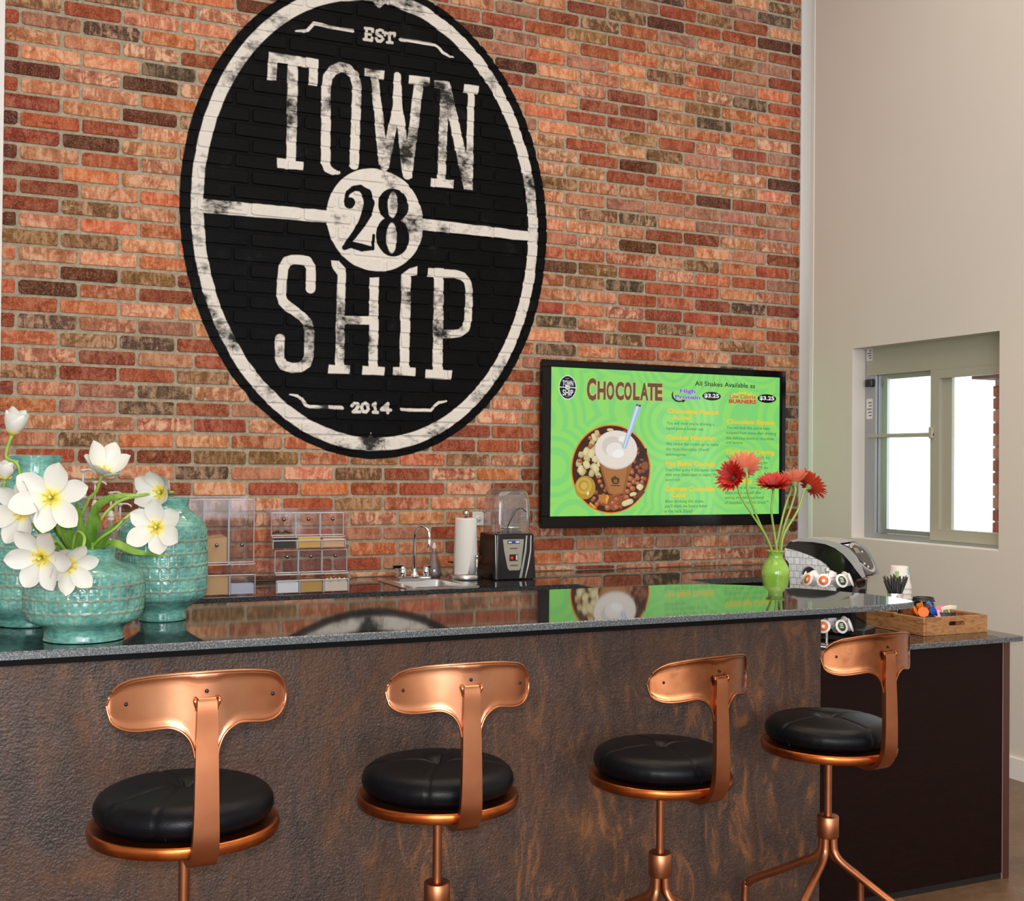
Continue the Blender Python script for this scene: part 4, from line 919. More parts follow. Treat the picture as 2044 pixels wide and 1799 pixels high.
# the loose sheet end: a triangle lying on the roll
fl = []
for j in range(9):
    v = j/8; zz = z0-.004+(z1-z0)*v; R_ = .0725-.0135*v; e = math.radians(-104+44*v)
    for k in range(9):
        a = math.radians(-168)+(e-math.radians(-168))*k/8; rr2 = R_+.0015+.004*(k/8)**3*(1-v); fl.append((tx_+rr2*math.cos(a), ty_+rr2*math.sin(a), zz+(.006*(k/8) if j == 0 else 0)))
MB().add(fl, [(j*9+k, j*9+k+1, j*9+k+10, j*9+k+9) for j in range(8) for k in range(8)], 0, True).build('loose_sheet', M_TOWEL, rl)
# ------------------------------------------------------------------ blender
BA = math.radians(0)
q0 = at(992, 1158, Y=5.90); q1 = at(1070, 1157, Y=5.90); bx0, bx1, by0 = q0.x-.01, q1.x, 5.90; by1 = 6.15
bl = thing('blender', ((bx0+bx1)/2, 6.0, ZC), 'black countertop blender with a clear lidded hood and silver control panel', 'blender')
zt_ = zy(bx0, by0, 1067); k_ = .014
def frus(mb, a, b, z0, z1, i, mat=0, r=.006):
    (x0, y0), (x1, y1) = a, b; lo = rr_(x0, x1, y0, y1, .02, z0); hi = rr_(x0+i, x1-i, y0+i, y1-i, .02, z1-r); hh = rr_(x0+i+r, x1-i-r, y0+i+r, y1-i-r, .018, z1)
    n = len(lo); mb.add(lo+hi+hh, [(j*n+k, j*n+(k+1) % n, (j+1)*n+(k+1) % n, (j+1)*n+k) for j in range(2) for k in range(n)]+[tuple(range(2*n, 3*n)), tuple(range(n))[::-1]], mat, False)
mb = MB(); frus(mb, (bx0-.004, by0), (bx1+.004, by1), ZC+.006, zt_, .010); mb.build('motor_base', mat('satin_black_casing', (.010, .011, .013), .22), bl)
for x in (bx0+.02, bx1-.02):
    for y in (by0+.02, by1-.02): MB().lathe([(.0001, 0), (.009, 0), (.009, .007), (.0001, .007)], c=(x, y, ZC), n=10).build('rubber_foot', M_BLACK, bl)
wd = bx1-bx0; FYB = lambda z: by0+.010*(z-ZC-.006)/(zt_-ZC-.006)
def onf(u, v, d=.0015):
    z = ZC+.006+(zt_-ZC-.006)*v; return (bx0+wd*u, FYB(z)-d, z)
def plate(uv, name, m_, par, d=.0015, th=.0014, **k):
    vs = [onf(u, v, d) for u, v in uv]+[onf(u, v, d-th) for u, v in uv]; n = len(uv)
    return MB().add(vs, [tuple(range(n)), tuple(range(n, 2*n))[::-1]]+[(i, (i+1) % n, n+(i+1) % n, n+i) for i in range(n)]).build(name, m_, par, **k)
cp = plate([(.19,.88),(.70,.88),(.695,.80),(.62,.24),(.58,.19),(.34,.19),(.30,.24),(.22,.62)], 'control_panel', mat('champagne_panel', srgb(176, 172, 160), .35, .3), bl, label='silver grey control panel')
plate([(.30,.855),(.60,.855),(.60,.78),(.30,.78)], 'display', emit('blue_display', srgb(60, 84, 150), .7), cp, d=.003)
plate([(.32,.83),(.40,.83),(.40,.80),(.32,.80)], 'display_digits', M_PAPER, cp, d=.0036, th=.0004); plate([(.50,.84),(.585,.84),(.585,.80),(.50,.80)], 'display_digits', M_PAPER, cp, d=.0036, th=.0004)
sw_ = plate([(.345,.545),(.55,.545),(.55,.40),(.345,.40)], 'rocker_switch', M_BLACK, cp, d=.004, th=.002)
plate([(.375,.50),(.43,.50),(.43,.44),(.375,.44)], 'red_lamp', emit('red_neon', (.9, .02, .01), 1.0), cp, d=.0048, th=.0006); plate([(.50,.53),(.535,.53),(.535,.42),(.50,.42)], 'printed_mark', M_PAPER, cp, d=.0046, th=.0004)
for v in (.68, .30): plate([(.36,v+.012),(.54,v+.012),(.54,v-.012),(.36,v-.012)], 'printed_word', mat('grey_ink', (.10, .10, .10), .6), cp, d=.0034, th=.0004)
plate([(.0,.98),(.018,.98),(.018,.02),(.0,.02)], 'trim_line', M_CHROME, bl, d=.002)
for uu in (.66, .82): plate([(uu+.10,.96),(uu+.13,.96),(uu+.10,.62),(uu+.04,.30),(uu-.02,.02),(uu-.08,.02),(uu-.01,.30),(uu+.06,.62)], 'trim_curve', mat('blued_chrome', (.55, .66, .74), .16, 1), bl, d=.002) if uu < .7 else plate([(uu+.05,.96),(uu+.07,.96),(uu+.06,.62),(uu+.0,.30),(uu-.08,.02),(uu-.10,.02),(uu-.03,.30),(uu+.035,.62)], 'trim_curve', M_CHROME, bl, d=.002)
# hood and jar
zh = zy(bx0, by0+.03, 976); lv = []; nn_ = 0
for (i, z) in ((.010, zt_), (.010, zt_+.10), (.014, zh-.06), (.022, zh-.018), (.040, zh-.002), (.075, zh)): lv.append(rr_(bx0+i, bx1-i-.0, by0+i+.02, by1-i-.015, .045, z))
n = len(lv[0]); MB().add(sum(lv, []), [(j*n+k, j*n+(k+1) % n, (j+1)*n+(k+1) % n, (j+1)*n+k) for j in range(5) for k in range(n)]+[tuple(range(5*n, 6*n))], 0, True).build('sound_hood', M_JAR, bl, label='clear sound hood')
jx, jy = (bx0+bx1)/2+.015, by0+.11
MB().lathe([(.040, zt_+.006), (.044, zt_+.03), (.052, zt_+.10), (.066, zh-.05), (.068, zh-.045)], c=(jx, jy, 0), n=6).build('jar', M_JAR, bl)
MB().lathe([(.0001, zt_), (.060, zt_), (.062, zt_+.008), (.050, zt_+.014), (.0001, zt_+.014)], c=(jx, jy, 0), n=28).build('jar_seat', M_GBLACK, bl)
MB().lathe([(.045, zt_+.02), (.056, zt_+.024), (.056, zt_+.036), (.046, zt_+.04)], c=(jx, jy, 0), n=24).build('blade_collar', M_CHROME, bl)
MB().lathe([(.0001, zh-.02), (.05, zh-.02), (.052, zh-.028), (.0001, zh-.03)], c=(jx, jy, 0), n=24).build('jar_lid', M_GBLACK, bl)
MB().tube(smoothpath([(jx-.060, jy-.07, zt_+.01), (jx-.045, jy-.085, zt_+.06), (jx-.01, jy-.095, zt_+.125), (jx+.02, jy-.10, zt_+.14), (jx+.05, jy-.095, zt_+.12)], 5), .0028, 8).build('hood_rib', M_GBLACK, bl)
MB().tube(smoothpath([(jx+.067, jy-.01, zh-.06), (jx+.095, jy-.02, zh-.07), (jx+.10, jy-.02, zh-.11), (jx+.085, jy-.01, zh-.15), (jx+.056, jy, zh-.155)], 4), .007, 8).build('jar_handle', M_JAR, bl)
MB().lathe([(.0001, .0), (.011, 0), (.011, .012), (.0001, .013)], c=(bx0+.02, by1-.05, zt_+.11), n=12, M=None).build('hinge', M_STEEL, bl)
MB().tube(smoothpath([(bx0-.012, 6.13, ZC+.075), (bx0-.04, 6.16, ZC+.115), (bx0-.02, 6.19, ZC+.13), (bx0-.05, 6.20, ZC+.07), (bx0-.16, 6.18, ZC+.085)], 5), .004, 8).build('power_cord', M_BLACK, bl)

# ------------------------------------------------------------------ acrylic topping dispensers
M_KNOB = mat('steel_ball_knob', (.25, .25, .27), .12, 1)
M_TAN = mat('tan_powder', srgb(214, 178, 128), .85); M_YEL = mat('yellow_sprinkles', srgb(202, 166, 80), .8); M_CHO = mat('chocolate_chips', srgb(34, 16, 10), .4); M_PCH = mat('peach_crumbs', srgb(206, 168, 132), .85); M_CRM = mat('white_shreds', srgb(214, 206, 190), .9); M_CLD = mat('pale_blue_liner', srgb(196, 208, 232), .5)
def bin_(par, x0, x1, y0, z0, z1, dep=.14, chute=.07, fill=None, fm=None, ff=0, slope=0):
    """one clear bin: tall hopper, lip and forward chute; fill is the heap seen inside"""
    e = .0022; th = .003; b = MB()
    for x in (x0, x1-th): b.box((x, y0, z0+chute), (x+th, y0+dep, z1))
    b.box((x0, y0, z0+chute), (x1, y0+th, z1)); b.box((x0, y0+dep-th, z0), (x1, y0+dep, z1+.012))
    for x in (x0, x1-th): b.box((x, y0-.035, z0), (x+th, y0+dep, z0+chute-.004))
    b.box((x0, y0-.035, z0), (x1, y0-.035+th, z0+chute*.62)); b.box((x0, y0-.035, z0), (x1, y0+dep, z0+th))
    o = b.build('bin', M_ACR, par)
    ed = MB(); r = .0028
    for p_, q_ in (((x0, y0, z0+chute), (x0, y0, z1)), ((x1, y0, z0+chute), (x1, y0, z1)), ((x0, y0, z1), (x1, y0, z1)), ((x0, y0, z0+chute), (x1, y0, z0+chute)), ((x0, y0-.035, z0), (x0, y0-.035, z0+chute*.62)), ((x1, y0-.035, z0), (x1, y0-.035, z0+chute*.62)), ((x0, y0-.035, z0+chute*.62), (x1, y0-.035, z0+chute*.62)), ((x0, y0, z0+chute), (x0, y0-.028, z0+chute-.008)), ((x1, y0, z0+chute), (x1, y0-.028, z0+chute-.008)), ((x0, y0-.028, z0+chute-.008), (x1, y0-.028, z0+chute-.008))): ed.tube([p_, q_], r, 5, smooth=False)
    ed.build('polished_edges', M_ACE, o)
    MB().sphere(((x0+x1)/2, y0-.012, z0+chute+(z1-z0-chute)*(.28 if z1-z0 > .3 else .72)), .0095, 12, 8).build('knob', M_KNOB, o)
    if fill:
        zz = z0+(chute if fill != 'low' else 0)
        h = (z1-zz)*ff; a, c = x0+.005, x1-.005; vs = [(a, y0+.004, zz+.003), (c, y0+.004, zz+.003), (c, y0+dep-.006, zz+.003), (a, y0+dep-.006, zz+.003), (a, y0+.004, zz+h), (c, y0+.004, zz+h*(1+slope)), (c, y0+dep-.006, zz+h*(1+slope)*1.05), (a, y0+dep-.006, zz+h*1.05)]
        MB().add(vs, [(0,3,2,1),(4,5,6,7),(0,1,5,4),(1,2,6,5),(2,3,7,6),(3,0,4,7)]).build('contents', fm, o)
    return o
def lowfill(par, x0, x1, y0, z0, h, m_, bumps=0):
    b = MB(); N = 8; vs = []
    for j in range(2):
        for k in range(N+1):
            vs.append((x0+.005+(x1-x0-.01)*k/N, y0-.030+.05*j, z0+h*(1+(.25*math.sin(k*2.1+j) if bumps else 0))))
    for k in range(N+1): vs.append((x0+.005+(x1-x0-.01)*k/N, y0-.031, z0+.003))
    b.add(vs, [(k, k+1, N+2+k, N+1+k) for k in range(N)]+[(k, k+1, 2*N+3+k, 2*N+2+k) for k in range(N)]); return b.build('scoop_contents', m_, par)
YD = 5.70
def X_(px, py=1110, Y=YD): return at(px, py, Y=Y).x
def Z_(px, py, Y=YD): return at(px, py, Y=Y).z
da = thing('topping_dispenser', (1.2, YD, ZC), 'taller clear acrylic dispenser with a tan powder, next to the teal vase', 'dispenser', 'acrylic dispensers on the back counter')
xs_ = [X_(358), X_(407), X_(457), X_(508)]; dzb = ZC+.002
fills = [(None, None, 0, 0), ('high', M_TAN, .36, .12), (None, None, 0, 0)]
for i in range(3):
    zb = dzb+.002; f = fills[i]
    o = bin_(da, xs_[i], xs_[i+1]-.004, YD, zb-.0+.0, Z_(400, 998), .16, .150, *([f[0], f[1], f[2], f[3]] if f[0] else []))
    lowfill(o, xs_[i], xs_[i+1]-.004, YD, zb, (.004, .088, .050)[i], (M_CLD, M_TAN, M_CLD)[i])
MB().box((xs_[0], YD+.15, ZC+.001), (xs_[3], YD+.155, Z_(400, 992)), 0).build('back_sheet', M_ACR, da)
db = thing('topping_dispenser', (1.62, YD, ZC), 'shorter clear acrylic dispenser with two rows of small bins, beside the sink', 'dispenser', 'acrylic dispensers on the back counter')
M_BLK = M_CHO
xa = [X_(541), X_(590), X_(639), X_(686)]
zrow2 = Z_(600, 1094); zt1, zt2 = Z_(620, 1024), Z_(620, 1096)
for i in range(3):
    o = bin_(db, xa[i], xa[i+1]-.003, YD, zrow2, zt1, .12, .062)
    lowfill(o, xa[i], xa[i+1]-.003, YD-.002, zrow2, (.052, .052, .046)[i], (M_CHO, M_YEL, M_PCH)[i])
    if i == 0:
        h = MB()
        for k in range(7): h.sphere((xa[0]+.02+.014*k, YD+.02, zrow2+.074+.006*math.sin(k*1.9)), .010, 8, 6, sc=(1, .8, .7))
        h.build('chocolate_heap', M_CHO, o, kind='stuff'); MB().box((xa[0]+.008, YD+.008, zrow2+.064), (xa[1]-.011, YD+.05, zrow2+.070)).build('glint_strip', mat('amber_glint', srgb(150, 120, 70), .3), o)  # amber glint put in as a coloured strip
    xb = [X_(547), X_(594), X_(641), X_(691)]
    zb = ZC+.003
    o = bin_(db, xb[i], xb[i+1]-.003, YD-.02, zb, zt2-.004, .14, Z_(620, 1141)-ZC-.003)
    lowfill(o, xb[i], xb[i+1]-.003, YD-.022, zb, (.052, .060, .056)[i], (mat('white_sugar', srgb(222, 230, 240), .8), mat('ochre_crumbs', srgb(184, 150, 84), .8), M_CRM)[i], i == 2)
for (a, b) in ((xa[0]-.008, xa[0]-.005), (xa[3]+.002, xa[3]+.005)): MB().box((a, YD-.03, ZC+.001), (b, YD+.13, zt1+.004)).build('side_sheet', M_ACR, db)
MB().box((xa[0]-.01, YD+.12, zt1+.004), (xa[3]+.005, YD+.124, zt1+.02)).box((xa[0]-.01, YD, zt1+.0045), (xa[3]+.005, YD+.12, zt1+.0075)).build('lid', M_ACR, db)
# ------------------------------------------------------------------ syrup bottles with pumps, behind the teal vases
M_PUMP = mat('white_pump_plastic', srgb(214, 208, 204), .4); M_SYR = clear('syrup_bottle_glass', (.70, .72, .76), .1, .7, .05, 1.6, milk=.1)
for i, (px_, py_, tall, lab) in enumerate(((166, 938, 1, 'pump bottle furthest towards the room corner, standing behind the tallest teal vase'), (190, 962, 0, 'pump bottle with its spout just right of the tallest vase'),
        (222, 983, 0, 'pump bottle between the tall vase and the right vase, its head low'), (240, 1006, 1, 'pump bottle nearest the acrylic dispensers with a thin stem raised'))):
    yy = 5.86+.09*(i % 2); q = at(px_, py_, Y=yy); zt3 = q.z; X0, Y0 = q.x, yy
    r_ = thing('syrup_bottle', (X0, Y0, ZC), 'white '+lab, 'bottle', 'pump bottles on the back counter')
    zb_ = zt3-.12
    MB().lathe([(.0001, ZC), (.036, ZC), (.038, ZC+.006), (.038, zb_-.12), (.030, zb_-.06), (.015, zb_-.03), (.014, zb_)], c=(X0, Y0, 0), n=20).build('bottle_body', M_SYR, r_)
    MB().lathe([(.0385, ZC+.04), (.0385, ZC+.14)], c=(X0, Y0, 0), n=20).build('paper_label', M_PAPER, r_)
    MB().lathe([(.015, zb_-.012), (.017, zb_-.010), (.017, zb_-.004), (.0155, zb_-.002), (.0155, zb_+.004), (.017, zb_+.006), (.017, zb_+.012), (.013, zb_+.016), (.011, zb_+.03), (.006, zb_+.034)], c=(X0, Y0, 0), n=18).build('pump_collar', M_PUMP, r_)
    p_ = MB().tube([(X0, Y0, zb_+.03), (X0, Y0, zt3-.008)], .005, 8).lathe([(.006, zt3-.012), (.012, zt3-.006), (.015, zt3+.002), (.0001, zt3+.004)], c=(X0, Y0, 0), n=14)
    p_.tube(smoothpath([(X0, Y0, zt3-.002), (X0+.025, Y0-.012, zt3+.001), (X0+.042, Y0-.02, zt3-.006), (X0+.048, Y0-.022, zt3-.014)], 4), .0048, 8); p_.build('pump_head', M_PUMP, r_)
# ------------------------------------------------------------------ teal glazed vases with a tiled relief
m = mat('teal_crackle_glaze', rough=.12, spec=.6); t = NT(m); p = t.pos()
rg = t.n('ShaderNodeAttribute', attribute_name='ridge').outputs['Fac']
c = t.ramp(t.math('ADD', t.math('MULTIPLY', t.noise(p, 16, 4, .6), .6), t.math('MULTIPLY', t.noise(t.scaled(p, (1, 1, 3)), 60, 3, .6), .4)), [(.32, srgb(52, 100, 96)), (.48, srgb(88, 146, 136)), (.62, srgb(122, 178, 165)), (.75, srgb(164, 206, 192))])
c = t.mix(t.math('MULTIPLY', t.ramp(t.math('ADD', rg, t.math('MULTIPLY', t.math('SUBTRACT', t.noise(p, 90, 2), .5), .5)), [(.45, 0), (.9, 1)]), .75), c, srgb(128, 124, 108)); t.col(c)
t.rough(t.ramp(rg, [(.3, .1), (.9, .3)])); t.bump(t.noise(p, 70, 3), .12, .003); M_TEAL = m
M_VIN = mat('vase_inside', (.01, .02, .02), .5)
def relief_vase(name, X, Y, pts, band, rows, ntile, label, amp=.0032):
    """pts: (photograph row, half width in pixels) from rim to foot along the upright axis at X, Y"""
    w = seen(X, Y, 1.15)[2]; prof = [(hw*w/FPX, zy(X, Y, y)) for y, hw in pts]; zl_ = prof[-1][1]; zr_ = prof[0][1]; prof = [(r, BZ+.0006+(z-zl_)*(zr_-BZ-.0006)/(zr_-zl_)) for r, z in prof]
    z0b, z1b = zy(X, Y, band[1]), zy(X, Y, band[0])
    P = smoothpath([(r, 0, z) for r, z in prof], 8); P = [(q.x, q.z) for q in P]
    zs_ = []
    out = []
    for (r0, za), (r1, zb) in zip(P[:-1], P[1:]):
        k = max(1, int(math.hypot(r1-r0, zb-za)/.0016)) if z0b-.004 < (za+zb)/2 < z1b+.004 else 2
        for j in range(k): out.append((r0+(r1-r0)*j/k, za+(zb-za)*j/k))
    out.append(P[-1]); rnd = random.Random(int(X*1000)); offs = [rnd.random() for _ in range(rows)]
    dens = {}
    def ridge(a, z):
        if not z0b < z < z1b: return 0, 0
        v = (z-z0b)/(z1b-z0b)*rows; ro = min(rows-1, int(v)); fv = v-ro; nt = ntile+ (2 if ro % 2 else 0)
        u = a/(2*PI)*nt+.5*(ro % 2)+offs[ro]+.10*math.sin(a*7+ro*3)+.06*math.sin(a*19+ro); fu = u-math.floor(u)
        dx, dz = abs(fu-.5)*2, abs(fv-.5)*2; s = (dx**3.6+dz**3.6)**(1/3.6); b = max(0, min(1, (s-.80)/.17)); b = b*b*(3-2*b)
        h = b*.9 + (.75*(1-s*s) if s < 1 else 0) - (.06 if abs(fv-.5) < .05 and s < .7 else 0)
        fade = min(1, (z-z0b)/.006, (z1b-z)/.006); return h*fade, b*fade
    o = thing(name, (X, Y, BZ), label, 'vase', 'teal glazed vases on the bar')
    mb = MB(); n = 300; mb.lathe(out, c=(X, Y, 0), n=n, fn=lambda a, i, r, z: (r+amp*ridge(a, z)[0], z))
    bd = mb.build('body', M_TEAL, o, fix=False); at_ = bd.data.attributes.new('ridge', 'FLOAT', 'POINT')
    vals = [ridge(2*PI*k/n, z)[1] for (r, z) in out for k in range(n)]; at_.data.foreach_set('value', vals)
    r0, zt0 = out[0]
    MB().lathe([(r0, zt0), (r0-.003, zt0+.0025), (r0-.006, zt0), (r0-.007, zt0-.03), (r0*.8, zt0-.08), (.0001, zt0-.085)], c=(X, Y, 0), n=60).build('neck_lining', M_TEAL, o)
    rf, zf = out[-1]; MB().lathe([(rf, zf), (.0001, zf+.002)], c=(X, Y, 0), n=60).build('foot_underside', M_TEAL, o)
    return o, zt0, r0
qa = at(160.5, 1287, Z=BZ); VA = (qa.x+.015, qa.y+.086)
_, ZNA, RNA = relief_vase('relief_vase', *VA, [(1095,59),(1108,57),(1119,60),(1126,78),(1134,100),(1145,110),(1170,113),(1205,113),(1230,110),(1242,103),(1250,88),(1257,78),(1266,75),(1278,76),(1282,77),(1283,72)], (1136, 1241), 4, 36, 'low wide teal glazed vase holding white tulips at the front edge of the bar')
VB = (.471, 3.059)
relief_vase('relief_vase', *VB, [(996,50),(1012,48),(1020,52),(1034,68),(1047,80),(1060,83),(1120,84),(1180,84),(1200,80),(1212,66),(1222,52),(1230,46),(1248,46),(1250,42)], (1052, 1199), 6, 28, 'teal glazed vase of middle height with dark shoulder, standing nearest the acrylic dispensers')
VC = (.174, 3.092)
relief_vase('relief_vase', *VC, [(910,50),(935,49),(952,52),(966,66),(985,84),(1010,90),(1070,92),(1140,97),(1190,98),(1212,92),(1226,78),(1234,71),(1246,70),(1248,66)], (990, 1210), 9, 32, 'tallest teal glazed vase with a plain round neck, behind the tulips')
# ------------------------------------------------------------------ white tulips
m = mat('white_petal', rough=.5, spec=.3); t = NT(m); u_ = t.n('ShaderNodeAttribute', attribute_name='along').outputs['Fac']; p = t.obc()
c = t.ramp(u_, [(.0, srgb(190, 184, 50)), (.10, srgb(216, 204, 90)), (.22, srgb(210, 207, 170)), (.36, srgb(204, 203, 195))])
t.col(c); t.b.inputs['Subsurface Weight'].default_value = .12; t.b.inputs['Subsurface Radius'].default_value = (.02, .02, .015); t.b.inputs['Subsurface Scale'].default_value = .4; M_PET = m
m = mat('tulip_leaf', rough=.42); t = NT(m); t.col(t.ramp(t.noise(t.scaled(t.pos(), (1, 1, .4)), 30, 3), [(.35, srgb(70, 112, 34)), (.65, srgb(122, 160, 62))])); M_LEAF = m
m = mat('tulip_stem', rough=.45); t = NT(m); t.col(t.ramp(t.noise(t.pos(), 14, 2), [(.3, srgb(116, 156, 50)), (.7, srgb(164, 192, 88))])); M_STEM = m
M_PIST = mat('pistil', srgb(196, 204, 100), .5); M_ANTH = mat('anther', srgb(222, 188, 66), .7)
def screen_dir(a, b, c): return Vector((a*_r+b*_u-c*_f).tolist()).normalized()
def petal(L, Wd, t0, t1, cup, rnd, tipb=0, nu=12, nv=6, fine=1.0):
    vs = []; al = []; r = z = 0; rows = []
    for i in range(nu+1):
        u = i/nu; th = math.radians(t0+(t1-t0)*u**.8); rows.append((r, z, th, u)); r += L/nu*math.sin(th); z += L/nu*math.cos(th)
    for (r, z, th, u) in rows:
        w = Wd*(.20+.80*math.sin(PI*min(1, .5*u/.58))**1.0 if u < .58 else max(0, 1-((u-.58)/.42)**2.3)**.72)
        if u >= .999: w = Wd*.10
        for j in range(nv+1):
            v = -1+2*j/nv; cc = cup*w*(v*v) ; wav = .0016*math.sin(u*9+rnd*7+v*2)*abs(v)*u
            nx, nz = -math.cos(th), math.sin(th)       # towards the flower's axis
            vs.append(((r+nx*(cc+wav)), w*v*fine*(1-.10*cup*v*v), z+nz*(cc+wav)+ (0 if abs(v) > .3 else -.0006))); al.append(u)
    fs = [(i*(nv+1)+j, (i+1)*(nv+1)+j, (i+1)*(nv+1)+j+1, i*(nv+1)+j+1) for i in range(nu) for j in range(nv)]
    return vs, fs, al
def flower_head(par, c, d, roll, L, Wd, t0, t1, cup, n=6, seed=0):
    R = rot_to(d, roll); rnd = random.Random(seed)
    for k in range(n):
        inner = k % 2; a = 2*PI*k/n+rnd.uniform(-.12, .12)
        vs, fs, al = petal(L*rnd.uniform(.92, 1.06)*(1 if inner else .97), Wd*rnd.uniform(.92, 1.05), t0-4*inner, t1+rnd.uniform(-9, 9)-6*inner, cup, rnd.random())
        Ra = Matrix.Rotation(a, 3, 'Z'); off = .0012*inner
        vs = [R @ (Ra @ Vector((v[0]+.004, v[1], v[2]+off))) + Vector(c) for v in vs]
        o = MB().add(vs, fs, 0, True).build('petal', M_PET, par, fix=False)
        o.data.attributes.new('along', 'FLOAT', 'POINT').data.foreach_set('value', al)
    b = MB().tube([Vector(c)+R @ Vector((0, 0, .002)), Vector(c)+R @ Vector((0, 0, L*.16)), Vector(c)+R @ Vector((0, 0, L*.22))], [.0035, .0032, .0042], 8).build('pistil', M_PIST, par)
    for k in range(6):
        a = 2*PI*k/6+.3; q = Vector((math.cos(a), math.sin(a), 0))
        MB().tube([Vector(c)+R @ (q*.003+Vector((0, 0, .003))), Vector(c)+R @ (q*.010+Vector((0, 0, L*.10))), Vector(c)+R @ (q*.014+Vector((0, 0, L*.19)))], [.0012, .0014, .0019], 6).build('stamen', M_ANTH, par)
def leaf(par, pts, Wd, up=(0, -.6, .8), m_=None):
    P = smoothpath(pts, 5); N = len(P); vs = []; fs = []
    for i, q in enumerate(P):
        t_ = (P[min(i+1, N-1)]-P[max(i-1, 0)]).normalized(); s_ = t_.cross(Vector(up)).normalized(); nn = s_.cross(t_); u = i/(N-1); w = Wd*(math.sin(PI*(.12+.88*u))**.8 if u < 1 else .02)*(1-.3*u)
        for v in (-1, -.5, 0, .5, 1): vs.append(q+s_*w*v+nn*(w*.35*v*v))
    fs = [(i*5+j, i*5+j+1, i*5+j+6, i*5+j+5) for i in range(N-1) for j in range(4)]
    return MB().add(vs, fs, 0, True).build('leaf', m_ or M_LEAF, par, fix=False)
NA = Vector((VA[0], VA[1], ZNA))
def tulip(px, py, Y, d, t0, t1, L, Wd, cup, roll, seed, via, lab, leaves=(), nd=0.0):
    Y = y0+(Y-y0)*.82; L *= .82; Wd *= .82; via = [(x, y, y0+(q-y0)*.82) for x, y, q in via]; leaves = [([(x, y, y0+(q-y0)*.82) for x, y, q in pl], w*1.35) for pl, w in leaves]
    c = at(px, py, Y=Y); D = screen_dir(*d)
    rnd = random.Random(seed); a = rnd.uniform(0, 2*PI); rr2 = RNA*.5; b0 = NA+Vector((rr2*math.cos(a), rr2*math.sin(a), -.06))
    o = thing('white_tulip', tuple(b0), lab, 'tulip', 'white tulips in the low teal vase')
    flower_head(o, c, D, roll, L, Wd, t0, t1, cup, 6, seed)
    pts = [b0]+[at(x, y, Y=yy) for x, y, yy in via]+[c-D*.05, c-D*.001]
    MB().tube(smoothpath(pts, 6), .0035, 8).build('stem', M_STEM, o)
    for pl, w in leaves: leaf(o, [NA+Vector((0, 0, -.05))]+[at(x, y, Y=yy) for x, y, yy in pl], w)
y0 = VA[1]
tulip(24, 868, y0-.05, (.30, .93, .12), 52, 2, .074, .024, .5, .4, 1, [(80, 1060, y0-.02), (48, 1000, y0-.03), (36, 930, y0-.05)], 'white tulip cup raised highest, above all the others', [([(128, 1050, y0-.03), (132, 1005, y0-.06)], .012), ([(118, 1060, y0-.05), (108, 1015, y0-.09), (96, 985, y0-.10)], .011)])
tulip(204, 947, y0-.10, (.42, .72, .50), 62, 30, .088, .028, .35, .9, 2, [(160, 1060, y0), (176, 1000, y0-.04)], 'half open white tulip leaning towards the brick wall, higher than the teal vases', [([(160, 1060, y0-.04), (152, 1000, y0-.08)], .010)])
tulip(103, 994, y0-.20, (.10, .12, .98), 84, 68, .098, .030, .22, .35, 3, [(120, 1070, y0-.04), (112, 1020, y0-.13)], 'widest open white tulip, its yellow heart facing the room before the tallest vase', [([(112, 1060, y0-.05), (90, 1020, y0-.08), (60, 1030, y0-.10)], .012)])
tulip(46, 1022, y0-.14, (-.35, -.05, .93), 82, 60, .088, .029, .25, .1, 4, [(110, 1080, y0-.05), (70, 1050, y0-.09)], 'open white tulip partly hidden behind the widest open one')
tulip(10, 958, y0-.04, (.15, .95, .2), 45, 5, .058, .020, .5, .2, 5, [(90, 1075, y0-.03), (40, 1020, y0-.04)], 'small half closed white tulip at the outer side of the bunch')
tulip(322, 983, y0+.0, (-.25, .05, .96), 70, 30, .080, .029, .40, .5, 6, [(190, 1062, y0-.03), (225, 1010, y0-.04), (275, 990, y0-.01)], 'cupped white tulip hanging just above the fully open one on the dispensers side', [([(188, 1050, y0-.05), (200, 1010, y0-.08), (240, 992, y0-.09), (290, 990, y0-.09)], .012), ([(180, 1060, y0-.03), (195, 1015, y0-.05), (225, 985, y0-.05)], .009)])
tulip(313, 1053, y0-.10, (.02, .10, .99), 84, 66, .082, .027, .22, .62, 7, [(190, 1085, y0-.04), (230, 1055, y0-.07), (275, 1020, y0-.07)], 'fully open white tulip in front of the vase of middle height', [([(215, 1088, y0-.07), (270, 1104, y0-.10), (335, 1111, y0-.11)], .011), ([(215, 1070, y0-.05), (255, 1035, y0-.09)], .012)])
tulip(84, 1112, y0-.22, (-.12, -.25, .96), 80, 58, .092, .029, .28, .0, 8, [(120, 1088, y0-.10), (105, 1085, y0-.17)], 'large open white tulip drooping over the shoulder of the low vase')
tulip(136, 1128, y0-.20, (.62, -.22, .72), 72, 44, .076, .024, .30, .3, 9, [(150, 1068, y0-.07), (168, 1072, y0-.14), (160, 1100, y0-.18)], 'smaller white tulip turned sideways on a bent stem, low over the vase')
